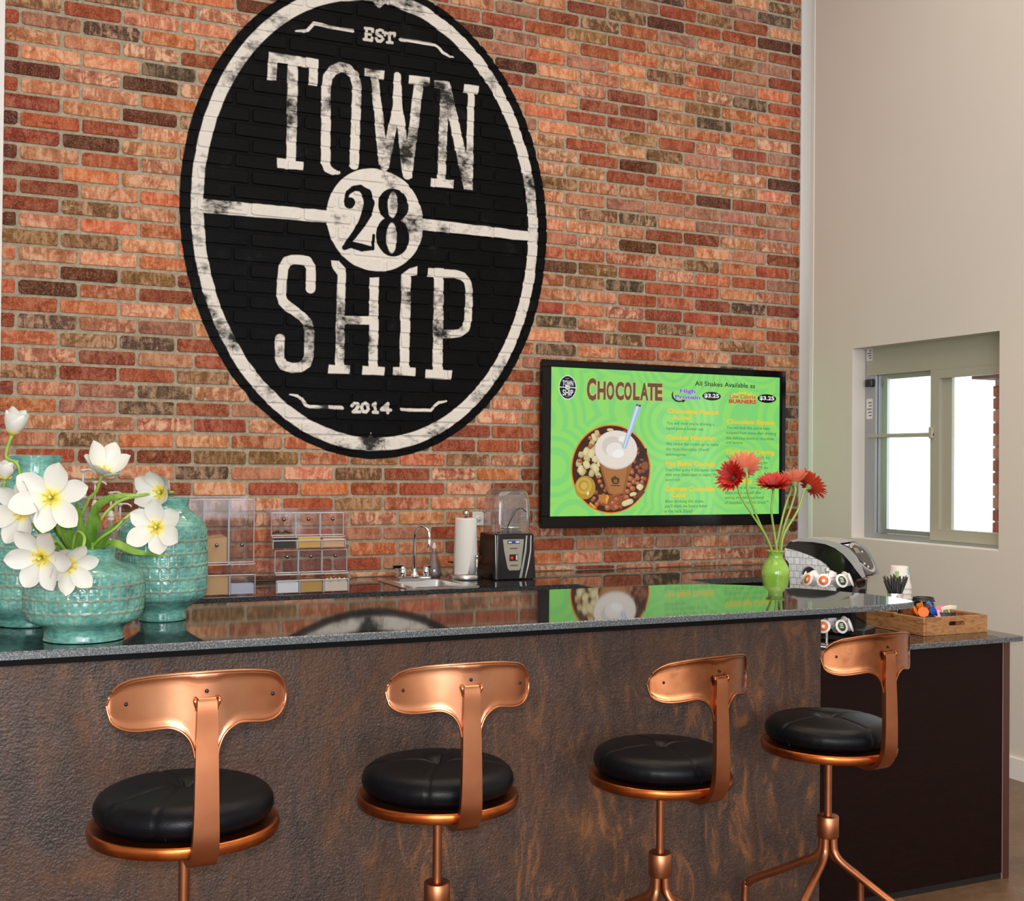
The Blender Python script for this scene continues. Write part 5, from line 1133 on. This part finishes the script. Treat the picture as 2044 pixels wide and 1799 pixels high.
# ------------------------------------------------------------------ green vase with gerberas
gv = at(1548, 1150, Z=1.067); GW = 4.33
dd = Vector((_f + _r*(1548-1022)/FPX - _u*(1150-899.5)/FPX).tolist()); g3 = Vector(CP.tolist())+dd*GW; GX, GY = g3.x, g3.y
gt = thing('green_vase', (GX, GY, ZC), 'glossy lime green baluster vase holding red gerberas', 'vase')
k_ = GW/FPX; ZR = zy(GX, GY, 1099)
m = mat('lime_glaze', srgb(132, 178, 66), .06, spec=.7); t = NT(m); t.col(t.ramp(t.noise(t.pos(), 30, 3), [(.3, srgb(126, 172, 60)), (.7, srgb(148, 190, 80))])); M_LIME = m
MB().lathe([(.0001, ZC+.001), (.038, ZC), (.040, ZC+.006), (.030, ZC+.04), (.028, ZC+.09), (.038, ZC+.16), (27.5*k_, zy(GX, GY, 1150)), (27.8*k_, zy(GX, GY, 1142)), (25.5*k_, zy(GX, GY, 1132)), (20*k_, zy(GX, GY, 1122)), (14.2*k_, zy(GX, GY, 1114)), (13.8*k_, zy(GX, GY, 1108)), (16*k_, zy(GX, GY, 1102.5)), (19.5*k_, ZR-.002), (19.2*k_, ZR), (17*k_, ZR-.002), (12*k_, zy(GX, GY, 1107)), (.02, ZR-.06), (.0001, ZR-.07)], c=(GX, GY, 0), n=48).build('body', M_LIME, gt)
def gpet(c0, c1):
    m = mat('gerbera_petal', rough=.5); t = NT(m); u_ = t.n('ShaderNodeAttribute', attribute_name='along').outputs['Fac']; t.col(t.ramp(u_, [(0, c0), (.8, c1)])); t.b.inputs['Subsurface Weight'].default_value = .1; t.b.inputs['Subsurface Scale'].default_value = .3; return m
M_RED = gpet(srgb(130, 14, 10), srgb(190, 30, 20)); M_COR = gpet(srgb(214, 88, 58), srgb(250, 140, 106)); M_CRD = gpet(srgb(170, 34, 20), srgb(222, 74, 44))
M_CAL = mat('gerbera_calyx', srgb(126, 150, 96), .6); M_DISC = mat('gerbera_centre', srgb(104, 40, 20), .7); M_GST = mat('gerbera_stem', srgb(150, 182, 84), .45)
def gerbera(px, py, Y, d, R, mt, via, lab, seed, t0=62, t1=78, rim=(0, 0)):
    R *= .82; c = at(px, py, Y=Y); D = screen_dir(*d); rot = rot_to(D, seed); rnd = random.Random(seed)
    b0 = Vector((GX+rim[0], GY+rim[1], ZR-.03)); o = thing('gerbera', tuple(b0), lab, 'gerbera', 'gerberas in the green vase')
    for ring_, (n, L, tt0, tt1) in enumerate(((26, R, t0, t1), (22, R*.80, t0-14, t1-16))):
        vs = []; fs = []; al = []
        for k in range(n):
            a = 2*PI*(k+.5*ring_)/n+rnd.uniform(-.06, .06); Ra = Matrix.Rotation(a, 3, 'Z'); pv, pf_, pa = petal(L*rnd.uniform(.88, 1.06), R*.10, tt0+rnd.uniform(-5, 5), tt1+rnd.uniform(-8, 8), .25, rnd.random(), nu=6, nv=2)
            ob = MB().add([rot @ (Ra @ Vector((v[0]+.008, v[1], v[2]))) + c for v in pv], pf_, 0, True).build('petal', mt, o, fix=False); ob.data.attributes.new('along', 'FLOAT', 'POINT').data.foreach_set('value', pa)
    M = Matrix.Translation(c) @ rot.to_4x4()
    MB().lathe([(.0001, .008), (.008, .007), (.012, .002), (.010, 0)], n=16, M=M).build('flower_centre', M_DISC, o)
    MB().lathe([(.004, -.014), (.0085, -.009), (.012, -.001), (.013, .004)], n=16, M=M).build('calyx', M_CAL, o)
    MB().tube(smoothpath([b0]+[at(x, y, Y=yy) for x, y, yy in via]+[c-D*.03, c-D*.010], 6), .0040, 8).build('stem', M_GST, o)
gerbera(1487, 939, GY+.02, (-.1, .55, -.65), .086, M_COR, [(1528, 1070, GY), (1506, 1020, GY), (1492, 980, GY)], 'coral gerbera seen from behind, above the dark red one on the screen side', 1, 60, 74)
gerbera(1464, 955, GY-.04, (-.45, .25, .62), .074, M_RED, [(1530, 1072, GY-.02), (1500, 1026, GY-.03), (1478, 990, GY-.03)], 'dark red gerbera leaning furthest over the menu screen', 2, 52, 64, (-.012, -.01))
gerbera(1543, 971, GY-.05, (-.1, .88, .42), .080, M_RED, [(1545, 1060, GY-.03), (1540, 1020, GY-.04)], 'dark red gerbera facing up in the middle of the bunch', 3, 66, 72, (.0, -.016))
gerbera(1586, 966, GY+.0, (.0, .85, -.45), .080, M_COR, [(1563, 1060, GY), (1580, 1010, GY)], 'coral gerbera with a pale underside, highest over the screen edge', 4, 52, 58, (.014, .0))
gerbera(1614, 972, GY-.02, (.60, .50, -.35), .080, M_CRD, [(1564, 1070, GY-.02), (1592, 1020, GY-.02)], 'orange red gerbera leaning out towards the window wall', 5, 62, 84, (.016, -.01))
gerbera(1577, 962, GY+.03, (-.15, .9, .1), .055, M_CRD, [(1556, 1060, GY+.01), (1568, 1010, GY+.02)], 'orange red gerbera half hidden under the pale coral one', 6, 60, 80, (.004, .012))
# ------------------------------------------------------------------ coffee corner
def placed(px, w, py=1150):
    dd = Vector((_f + _r*(px-1022)/FPX - _u*(py-899.5)/FPX).tolist()); return Vector(CP.tolist())+dd*w
KA = math.radians(-60); kc = placed(1659, 4.60); KX, KY = kc.x-.01, kc.y
km = thing('coffee_maker', (KX, KY, ZC), 'black and silver pod coffee maker with a tilted display, behind the pod carousel', 'coffee maker', rotz=KA)
KM = MW[km]; ks = 4.53/FPX
def kz(y): return zy(KX, KY, y)-ZC
def kx(px): return (px-1660)*ks*.92
# side outline of the head, front towards +x
outl = [(1574,1092),(1580,1084),(1590,1079),(1606,1077),(1640,1077),(1672,1079),(1700,1083),(1720,1091),(1734,1104),(1744,1120),(1752,1141),(1747,1147),(1738,1149),(1732,1157),(1731,1170)]
body = [(kx(x), kz(y)) for x, y in outl]+[(kx(1731), .02), (kx(1720), .0), (kx(1586), .0), (kx(1577), .02)]
HW = .080
def shell(poly, y0, y1, bev, mb, mat_=0):
    """outline in x, z with rounded shoulders across y"""
    n = len(poly); cx = sum(p[0] for p in poly)/n; cz = sum(p[1] for p in poly)/n; L = []
    for (yy, s) in ((y0, 1-bev*4), (y0+.006, 1-bev*1.6), (y0+.018, 1-bev*.4), (y0+.035, 1), (y1-.035, 1), (y1-.018, 1-bev*.4), (y1-.006, 1-bev*1.6), (y1, 1-bev*4)): L.append([(cx+(x-cx)*s, yy, cz+(z-cz)*s) for x, z in poly])
    vs = sum(L, []); m_ = len(L)
    mb.add(vs, [(j*n+k, j*n+(k+1) % n, (j+1)*n+(k+1) % n, (j+1)*n+k) for j in range(m_-1) for k in range(n)], mat_, True); mb.add(vs, [tuple(range(n)), tuple(range((m_-1)*n, m_*n))[::-1]], mat_); return mb
shell(body, -HW, HW, .012, MB()).build('body', M_GBLACK, km, local=True)
M_SILV = mat('silver_plastic', (.56, .56, .56), .28, .55)
# silver band running over the top and round the nose
up_ = [(1590,1080),(1606,1076),(1640,1074.5),(1672,1076),(1700,1081),(1721,1090),(1737,1104),(1749,1123),(1757,1143)]
lo_ = [(1594,1083),(1606,1081),(1640,1081),(1668,1084),(1690,1091),(1708,1102),(1724,1117),(1737,1132),(1750,1146)]
vs = []; N = len(up_)
for yy in (-HW-.003, HW+.003):
    vs += [(kx(x), yy, kz(y)) for x, y in up_]+[(kx(x), yy, kz(y)) for x, y in lo_]
fs = []
for b in (0, 2*N):
    fs += [(b+i, b+i+1, b+N+i+1, b+N+i) for i in range(N-1)]
fs += [(i, i+1, 2*N+i+1, 2*N+i) for i in range(4)]+[(N+i, N+i+1, 3*N+i+1, 3*N+i) for i in range(4)]
MB().add(vs, fs, 0).build('silver_band', M_SILV, km, local=True, label='silver top band')
# tilted oval panel on the nose
e1 = Vector((kx(1704), 0, kz(1087))); e2 = Vector((kx(1751), 0, kz(1141))); ctr = (e1+e2)/2; ax = (e2-e1).normalized(); nrm = Vector((ax.z*-1, 0, ax.x)).normalized()
if nrm.x < 0: nrm = -nrm
def oval(a, b, d0, d1, name, m_, par, **k):
    L = []
    for d in (d0, d1):
        L += [ctr+ax*(a*math.cos(q))+Vector((0, 1, 0))*(b*math.sin(q))+nrm*d for q in [2*PI*i/28 for i in range(28)]]
    return MB().add(L, [(i, (i+1) % 28, 28+(i+1) % 28, 28+i) for i in range(28)]+[tuple(range(28, 56))], 0).build(name, m_, par, local=True, **k)
oval(.068, .072, -.03, .016, 'panel_ring', M_SILV, km)
pn = oval(.056, .058, .014, .019, 'control_panel', mat('smoked_panel', (.02, .02, .022), .12), km)
def onpan(u0, u1, v0, v1, d, name, m_, par): return MB().add([ctr+ax*u+Vector((0, 1, 0))*v+nrm*d for u, v in ((u0, v0), (u1, v0), (u1, v1), (u0, v1))], [(0, 1, 2, 3)]).build(name, m_, par, local=True)
onpan(-.042, -.006, -.045, .0, .0198, 'lcd_display', mat('lcd_glass', srgb(120, 116, 100), .2), pn)
for (u, v) in ((-.02, .02), (.03, -.045), (.045, -.03)): MB().sphere(tuple(ctr+ax*u+Vector((0, 1, 0))*v+nrm*.0195), .005, 8, 6).build('button', M_SILV, pn, local=True)
# silver strips
# reservoir on the near side: a pale panel, the bricks' reflection painted into its colour
m = mat('reservoir_reflection_paint', rough=.2, metal=.2); t = NT(m); tc = t.obc(); s3 = t.n('ShaderNodeSeparateXYZ'); t.l(tc, s3.inputs[0]); cb = t.n('ShaderNodeCombineXYZ'); t.l(s3.outputs[0], cb.inputs[0]); t.l(s3.outputs[2], cb.inputs[1])
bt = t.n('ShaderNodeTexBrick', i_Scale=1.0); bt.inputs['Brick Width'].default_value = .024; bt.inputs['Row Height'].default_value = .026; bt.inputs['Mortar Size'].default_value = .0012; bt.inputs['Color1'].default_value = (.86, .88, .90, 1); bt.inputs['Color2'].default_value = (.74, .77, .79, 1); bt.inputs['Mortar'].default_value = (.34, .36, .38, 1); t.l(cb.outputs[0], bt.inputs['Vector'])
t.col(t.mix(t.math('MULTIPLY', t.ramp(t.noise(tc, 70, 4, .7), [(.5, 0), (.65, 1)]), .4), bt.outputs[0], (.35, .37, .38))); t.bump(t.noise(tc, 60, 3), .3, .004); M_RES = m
rs = [(1577,1096),(1600,1099),(1634,1108),(1655,1116),(1668,1123),(1676,1130),(1681,1137),(1694,1138),(1694,1170),(1690,1200),(1590,1200),(1589,1150),(1587,1125),(1580,1118),(1577,1110)]
lay_ = MB(); vs = [(kx(x), -HW-.008, kz(y)) for x, y in rs]+[(kx(x), -HW+.004, kz(y)) for x, y in rs]; n = len(rs)
lay_.add(vs, [tuple(range(n))]+[(i, (i+1) % n, n+(i+1) % n, n+i) for i in range(n)]).build('water_reservoir', M_RES, km, local=True, label='pale water reservoir with a painted reflection')
for (o_, name, m_) in ((0, 'reservoir_handle', M_GBLACK), (1, 'handle_rim', M_SILV)):
    pts = [(kx(1634)+(.026+.003*o_)*math.cos(a), -HW-.010, kz(1146)+(.030+.003*o_)*math.sin(a)) for a in [PI*i/16 for i in range(17)]]
    (MB().add(pts, [tuple(range(17))]) if not o_ else MB().tube(pts, .002, 6)).build(name, m_, km, local=True)
MB().rbox((kx(1577), -HW-.006, .02), (kx(1588), -HW+.01, kz(1121)), .003).build('side_pillar', M_GBLACK, km, local=True)
MB().rbox((kx(1700), -HW+.01, .0), (kx(1752), HW-.01, .03), .006).build('drip_tray', M_BLACK, km, local=True)
# ------------------------------------------------------------------ pod carousel with pods
cc = placed(1651, 4.24); CX, CYY = cc.x, cc.y
cr = thing('pod_carousel', (CX, CYY, ZC), 'chrome wire carousel full of white coffee pods before the coffee maker', 'carousel')
MB().lathe([(.0001, 0), (.092, 0), (.094, .004), (.092, .010), (.03, .013), (.0001, .013)], c=(CX, CYY, ZC), n=36).build('base', M_CHROME, cr)
MB().tube([(CX, CYY, ZC+.012), (CX, CYY, ZC+.262)], .005, 10).sphere((CX, CYY, ZC+.267), .010, 12, 8).build('post', M_CHROME, cr)
tiers = (ZC+.066, ZC+.146, ZC+.226)
for z in tiers:
    MB().tube([(CX+.052*math.cos(a), CYY+.052*math.sin(a), z+.012) for a in [2*PI*i/28 for i in range(28)]], .002, 6, closed=True).build('tier_ring', M_CHROME, cr)
M_POD = mat('white_pod', srgb(226, 226, 230), .35); PL = [mat('pod_lid_orange', srgb(214, 104, 44), .35), mat('pod_lid_green', srgb(40, 74, 42), .35), mat('pod_lid_white', srgb(228, 226, 226), .3)]
camd = math.atan2(-CYY, -CX); kinds = {0: 0, 1: 1, -1: 0, 2: 2, -2: 2}
nm = {0: 'orange lidded', 1: 'green lidded', 2: 'plain white lidded'}
for ti, z in enumerate(tiers):
    for k in range(8):
        off = k if k <= 4 else k-8; a = camd-math.radians(8)+off*PI/4*1.0; kind = kinds.get(off, 2); dirv = Vector((math.cos(a), math.sin(a), .38)).normalized(); base = Vector((CX, CYY, z))+Vector((math.cos(a), math.sin(a), 0))*.050
        M = Matrix.Translation(base) @ rot_to(dirv).to_4x4() @ Matrix.Scale(.90, 4)
        side = {0: 'facing the bar', 1: 'next towards the window side', -1: 'next towards the green vase', 2: 'on the window side', -2: 'on the green vase side', 3: 'at the back on the window side', -3: 'at the back on the green vase side', 4: 'at the very back'}[off]
        po = thing('coffee_pod', tuple(base), f'{nm[kind]} coffee pod {side}, {("bottom", "middle", "top")[ti]} tier', 'coffee pod', 'coffee pods in the carousel')
        MB().lathe([(.0001, 0), (.0165, 0), (.0185, .003), (.0225, .036), (.0275, .037), (.0275, .040), (.0225, .040)], n=24, M=M).build('cup', M_POD, po)
        lid = MB().lathe([(.0001, .0408), (.0225, .0408), (.0228, .0400)], n=24, M=M).build('foil_lid', PL[2], po)
        if kind < 2:
            MB().lathe([(.007 if kind == 0 else .0001, .0413), (.0185, .0413), (.0185, .0410)], n=24, M=M).build('lid_print', PL[kind], lid)
            if kind == 1:
                for q in (-.006, .001, .008): MB().add([M @ Vector(v) for v in ((-.008, q, .0417), (.008, q, .0417), (.007, q+.003, .0417), (-.007, q+.003, .0417))], [(0, 1, 2, 3)]).build('lid_lettering', PL[2], lid)
# ------------------------------------------------------------------ wooden tray and what it holds
tp = zy(3.641, 3.414, 1226.8); TZ1_ = tp; TX0_, TX1_, TY0_, TY1_ = at(1844, 1235, Y=3.414).x, 3.641, 3.414, 4.02; th_ = .012
m = mat('tray_wood', rough=.5); t = NT(m); p = t.pos()
t.col(t.ramp(t.noise(t.scaled(p, (1, 1, 5)), 11, 5, .6, 1.8), [(.3, srgb(108, 70, 40)), (.45, srgb(158, 108, 66)), (.6, srgb(182, 132, 84)), (.72, srgb(120, 80, 50))])); t.bump(t.noise(t.scaled(p, (1, 1, 8)), 30, 3), .1, .002); M_TRAY = m
ty = thing('wooden_tray', ((TX0_+TX1_)/2, (TY0_+TY1_)/2, ZC), 'pale wooden serving tray with slotted handles on the lower granite worktop', 'tray')
MB().box((TX0_+th_, TY0_+th_, ZC+.0006), (TX1_-th_, TY1_-th_, ZC+.008)).build('tray_floor', M_TRAY, ty)
for i, (x0, x1) in enumerate(((TX0_, TX0_+th_), (TX1_-th_, TX1_))): MB().rbox((x0, TY0_, ZC+.0006), (x1, TY1_, TZ1_), .0015).build('tray_side', M_TRAY, ty)
def endboard(y):
    hx, hz = (TX0_+TX1_)/2+.003, ZC+(TZ1_-ZC)*.60; hw, hh = .030, .0095
    sl = [(hx+hw+hh*math.cos(a), hz+hh*math.sin(a)) for a in [-PI/2+PI*i/6 for i in range(7)]]+[(hx-hw+hh*math.cos(a), hz+hh*math.sin(a)) for a in [PI/2+PI*i/6 for i in range(7)]]
    x0, x1, z0, z1 = TX0_+th_, TX1_-th_, ZC+.0006, TZ1_
    rect = []
    for (sx2, sz2) in sl:      # match each slot point with one on the rectangle
        dx, dz = sx2-hx, (sz2-hz)*3; s = min(((x1-hx) if dx > 0 else (hx-x0))/max(abs(dx), 1e-6), ((z1-hz) if dz > 0 else (hz-z0))/max(abs(dz), 1e-6)); rect.append((hx+dx*s, hz+dz*s))
    # close the corners
    n = len(sl); mb = MB(); vs = []
    for yy in (y, y+th_): vs += [(a, yy, b) for a, b in sl]+[(a, yy, b) for a, b in rect]+[(x1, yy, z0), (x1, yy, z1), (x0, yy, z1), (x0, yy, z0)]
    M_ = 2*n+4; fs = []
    def side_of(q): return 'r' if abs(q[0]-x1) < 1e-6 else 'l' if abs(q[0]-x0) < 1e-6 else 't' if abs(q[1]-z1) < 1e-6 else 'b'
    cor = {('b', 'r'): 0, ('r', 't'): 1, ('t', 'l'): 2, ('l', 'b'): 3}
    for b in (0, M_):
        for i in range(n):
            j = (i+1) % n; f = [b+i, b+j, b+n+j]
            k = (side_of(rect[i]), side_of(rect[j]))
            if k in cor: f.append(b+2*n+cor[k])
            elif k[::-1] in cor: f.append(b+2*n+cor[k[::-1]])
            fs.append(tuple(f+[b+n+i]))
    for i in range(n): j = (i+1) % n; fs.append((i, j, M_+j, M_+i))
    fs += [(2*n+a, 2*n+b, M_+2*n+b, M_+2*n+a) for a, b in ((0, 1), (1, 2), (2, 3), (3, 0))]
    return mb.add(vs, fs, 0).build('tray_end', M_TRAY, ty)
endboard(TY0_); endboard(TY1_-th_)
TF = ZC+.0085
# stirrers in a steel cup
sp = at(1786, 1184, Y=3.80); SXc, SYc = sp.x, 3.80; sr = 16.5*seen(SXc, SYc, 1)[2]/FPX
cu = thing('stirrer_cup', (SXc, SYc, TF), 'polished steel cup standing in the tray and filled with black stirrers', 'cup')
zc1 = zy(SXc, SYc, 1184)
MB().lathe([(.0001, TF), (sr*.95, TF), (sr, TF+.003), (sr, zc1), (sr-.0015, zc1+.0005), (sr-.003, zc1-.002), (sr-.003, TF+.004), (.0001, TF+.004)], c=(SXc, SYc, 0), n=36).build('steel_wall', M_CHROME, cu)
rs_ = random.Random(4); M_ST = mat('black_stirrer', (.010, .012, .016), .3)
so = None
for k in range(56):
    a = rs_.uniform(0, 2*PI); r0 = sr*.5*rs_.random(); q = rs_.random()**.6; b = Vector((SXc+r0*math.cos(a+2.6), SYc+r0*math.sin(a+2.6), TF+.006)); e = Vector((SXc+sr*.86*q*math.cos(a), SYc+sr*.86*q*math.sin(a), zc1)); L = (.172+rs_.uniform(-.010, .010)); dv = (e-b).normalized()
    o = MB().tube([b, b+dv*L], .0027, 6).build('coffee_stirrer', M_ST); tag(o, 'thin black plastic stirrer fanning out of the steel cup', 'stirrer', 'black stirrers in the steel cup')
# paper cups, upside down behind
pc = at(1795, 1150, Y=3.93); PX_, PY_ = pc.x, 3.93; zpt = zy(PX_, PY_, 1130)
M_CUP = mat('white_paper_cup', srgb(226, 222, 216), .5); M_CB = mat('blue_cup_print', srgb(150, 206, 216), .5); M_CG = mat('green_cup_print', srgb(150, 188, 120), .5)
kk_ = seen(PX_, PY_, 1)[2]/FPX; r_t, r_b = 17*kk_, 24*kk_; nst = 6; step = (zpt-.095-TF)/(nst-1)
for k in range(nst):
    z0 = TF+step*k; o = thing('paper_cup', (PX_, PY_, z0), f'upturned white paper cup in the stack behind the stirrers, {("lowest of the six", "second from below", "third from below", "third from the top", "second from the top", "topmost, with blue and green squares")[k]}', 'cup', 'stacked paper cups in the tray')
    MB().lathe([(r_b*.97, z0), (r_b, z0+.002), (r_b*.985, z0+.005), (r_t, z0+.093), (r_t-.001, z0+.095), (r_t-.004, z0+.092), (.0001, z0+.092)], c=(PX_, PY_, 0), n=32).build('cup_wall', M_CUP, o)
    if k == nst-1 or k == nst-2:
        for (a0, a1, v0, v1, mm) in ((-1.35, -.75, .62, .93, M_CB), (-2.75, -2.35, .45, .80, M_CG), (-.95, -.45, .25, .55, M_CG)):
            if k == nst-2 and v1 > .8: continue
            L = []; 
            for v in (v0, v1):
                rr3 = (r_b*.985+(r_t-r_b*.985)*v)+.0006
                L += [(PX_+rr3*math.cos(a0+(a1-a0)*i/6), PY_+rr3*math.sin(a0+(a1-a0)*i/6), z0+.005+.088*v) for i in range(7)]
            MB().add(L, [(i, i+1, 8+i, 7+i) for i in range(6)], 0, True).build('printed_square', mm, o)
# black lids
bl_ = at(1843, 1215, Y=3.66); LX, LY = bl_.x, 3.66; kl = seen(LX, LY, 1)[2]/FPX; zl = zy(LX, LY, 1192); n_l = 5; dz = (zl-.016-TF)/(n_l-1)
for k in range(n_l):
    z0 = TF+dz*k; r = 21*kl; o = thing('cup_lid', (LX, LY, z0), f'black plastic cup lid in the stack beside the orange pods, {("at the bottom", "second from the bottom", "in the middle", "second from the top", "on top")[k]}', 'lid', 'stacked black cup lids')
    MB().lathe([(r*1.06, z0), (r*1.07, z0+.003), (r*1.0, z0+.005), (r*.97, z0+.014), (r*.94, z0+.016), (r*.90, z0+.0155), (r*.87, z0+.012), (.0001, z0+.011)], c=(LX, LY, 0), n=36).build('lid_shell', mat('black_lid_plastic', (.012, .013, .016), .3), o)
# two oval dishes
M_DISH = mat('charcoal_dish', srgb(48, 44, 46), .45)
def dish(px, py, Y, rx, ry, h, lab):
    q = at(px, py, Y=Y); X = q.x; k = seen(X, Y, 1)[2]/FPX; r = rx*k/.90; z0 = TF
    o = thing('oval_dish', (X, Y, z0), lab, 'dish', 'charcoal oval dishes in the tray'); S = Matrix.Translation((X, Y, z0)) @ Matrix.Diagonal((1, ry, 1, 1))
    MB().lathe([(.0001, 0), (r*.9, 0), (r, .004), (r*1.02, h), (r*1.0, h+.001), (r*.97, h-.002), (r*.95, .006), (.0001, .005)], n=40, M=S).build('dish_wall', M_DISH, o)
    for k2 in range(5):
        a = math.radians(-122+9*k2-4*(k2 % 2)); u = Vector((r*1.022*math.cos(a), ry*r*1.022*math.sin(a), h*(.5+.22*(k2 % 2)))); MB().sphere((X+u.x, Y+u.y, z0+u.z), .0017, 6, 4).build('dot', M_PAPER, o)
    return X, Y, r
D1 = dish(1842, 1225, 3.535, 26, .62, .046, 'charcoal oval dish holding orange and blue creamers')
D2 = dish(1893, 1220, 3.60, 26, .60, .050, 'charcoal oval dish holding paper sweetener packets')
def creamer(px, py, Y, col, rot, lab, s=1.0):
    q = at(px, py, Y=Y); M = Matrix.Translation(q) @ Matrix.Rotation(rot[2], 4, 'Z') @ Matrix.Rotation(rot[0], 4, 'X') @ Matrix.Rotation(rot[1], 4, 'Y') @ Matrix.Scale(s, 4)
    o = thing('creamer_tub', tuple(q), lab, 'creamer', 'little creamer tubs in the dish'); m1 = mat('creamer_plastic', srgb(*col), .35)
    MB().lathe([(.0001, -.010), (.012, -.010), (.0155, .006), (.020, .0065), (.020, .008), (.0001, .008)], n=8, M=M).build('tub', m1, o, fix=True); MB().lathe([(.0205, .0083), (.0001, .0090)], n=8, M=M).build('foil_lid', m1, o)
OR_, BL_ = (226, 112, 30), (40, 110, 220)
zb = lambda y: y
creamer(1824, 1220, 3.52, OR_, (1.1, .3, .2), 'orange creamer tub lying at the bar side of the dish')
creamer(1836, 1211, 3.53, (232, 126, 36), (1.5, .2, .8), 'orange creamer tub on top of the heap', 1.05)
creamer(1843, 1223, 3.50, OR_, (1.2, -.4, -.3), 'orange creamer tub lowest at the front of the heap', 1.05)
creamer(1851, 1214, 3.545, (120, 60, 60), (1.2, 1.0, .5), 'dull red creamer tub tipped between the orange and blue ones', .8)
creamer(1862, 1221, 3.51, BL_, (1.2, .5, .6), 'bright blue creamer tub in front', 1.1)
creamer(1852, 1209, 3.57, (60, 120, 190), (1.3, .2, 0), 'darker blue creamer tub at the back of the heap', .9)
def packet(X, Y, z, tilt, lean, m_, lab, grp, nm_):
    M = Matrix.Translation((X, Y, z)) @ Matrix.Rotation(lean, 4, 'Y') @ Matrix.Rotation(tilt, 4, 'X'); o = thing(nm_, (X, Y, z), lab, 'packet', grp)
    MB().rbox((-.021, -.0016, 0), (.021, .0016, .052), .0012, M=M).build('paper_sleeve', m_, o)
    MB().rbox((-.015, -.0024, .010), (.013, -.0015, .040), .0003, M=M).build('print', M_PKP if m_ != M_PK else M_PKW, o)
M_PK = mat('pink_packet', srgb(226, 120, 142), .6); M_PKW = mat('pale_pink_print', srgb(236, 190, 196), .6); M_WH = mat('white_packet', srgb(224, 220, 204), .6); M_PKP = mat('green_packet_print', srgb(120, 140, 80), .6)
for k in range(5): packet(at(1871+k*3.0, 1210, Y=3.60).x, 3.585+.007*k, TF+.020, -.25+.05*k, .05*(k-2)-.15, M_PK, 'pink sweetener packet standing in the dish', 'pink sweetener packets', 'sweetener_packet')
for k in range(6): packet(at(1887+k*3.6, 1210, Y=3.60).x, 3.588+.006*k, TF+.020, -.22+.06*k, .04*(k-2), M_WH, 'white and green sweetener packet standing in the dish', 'white sweetener packets', 'sweetener_packet')
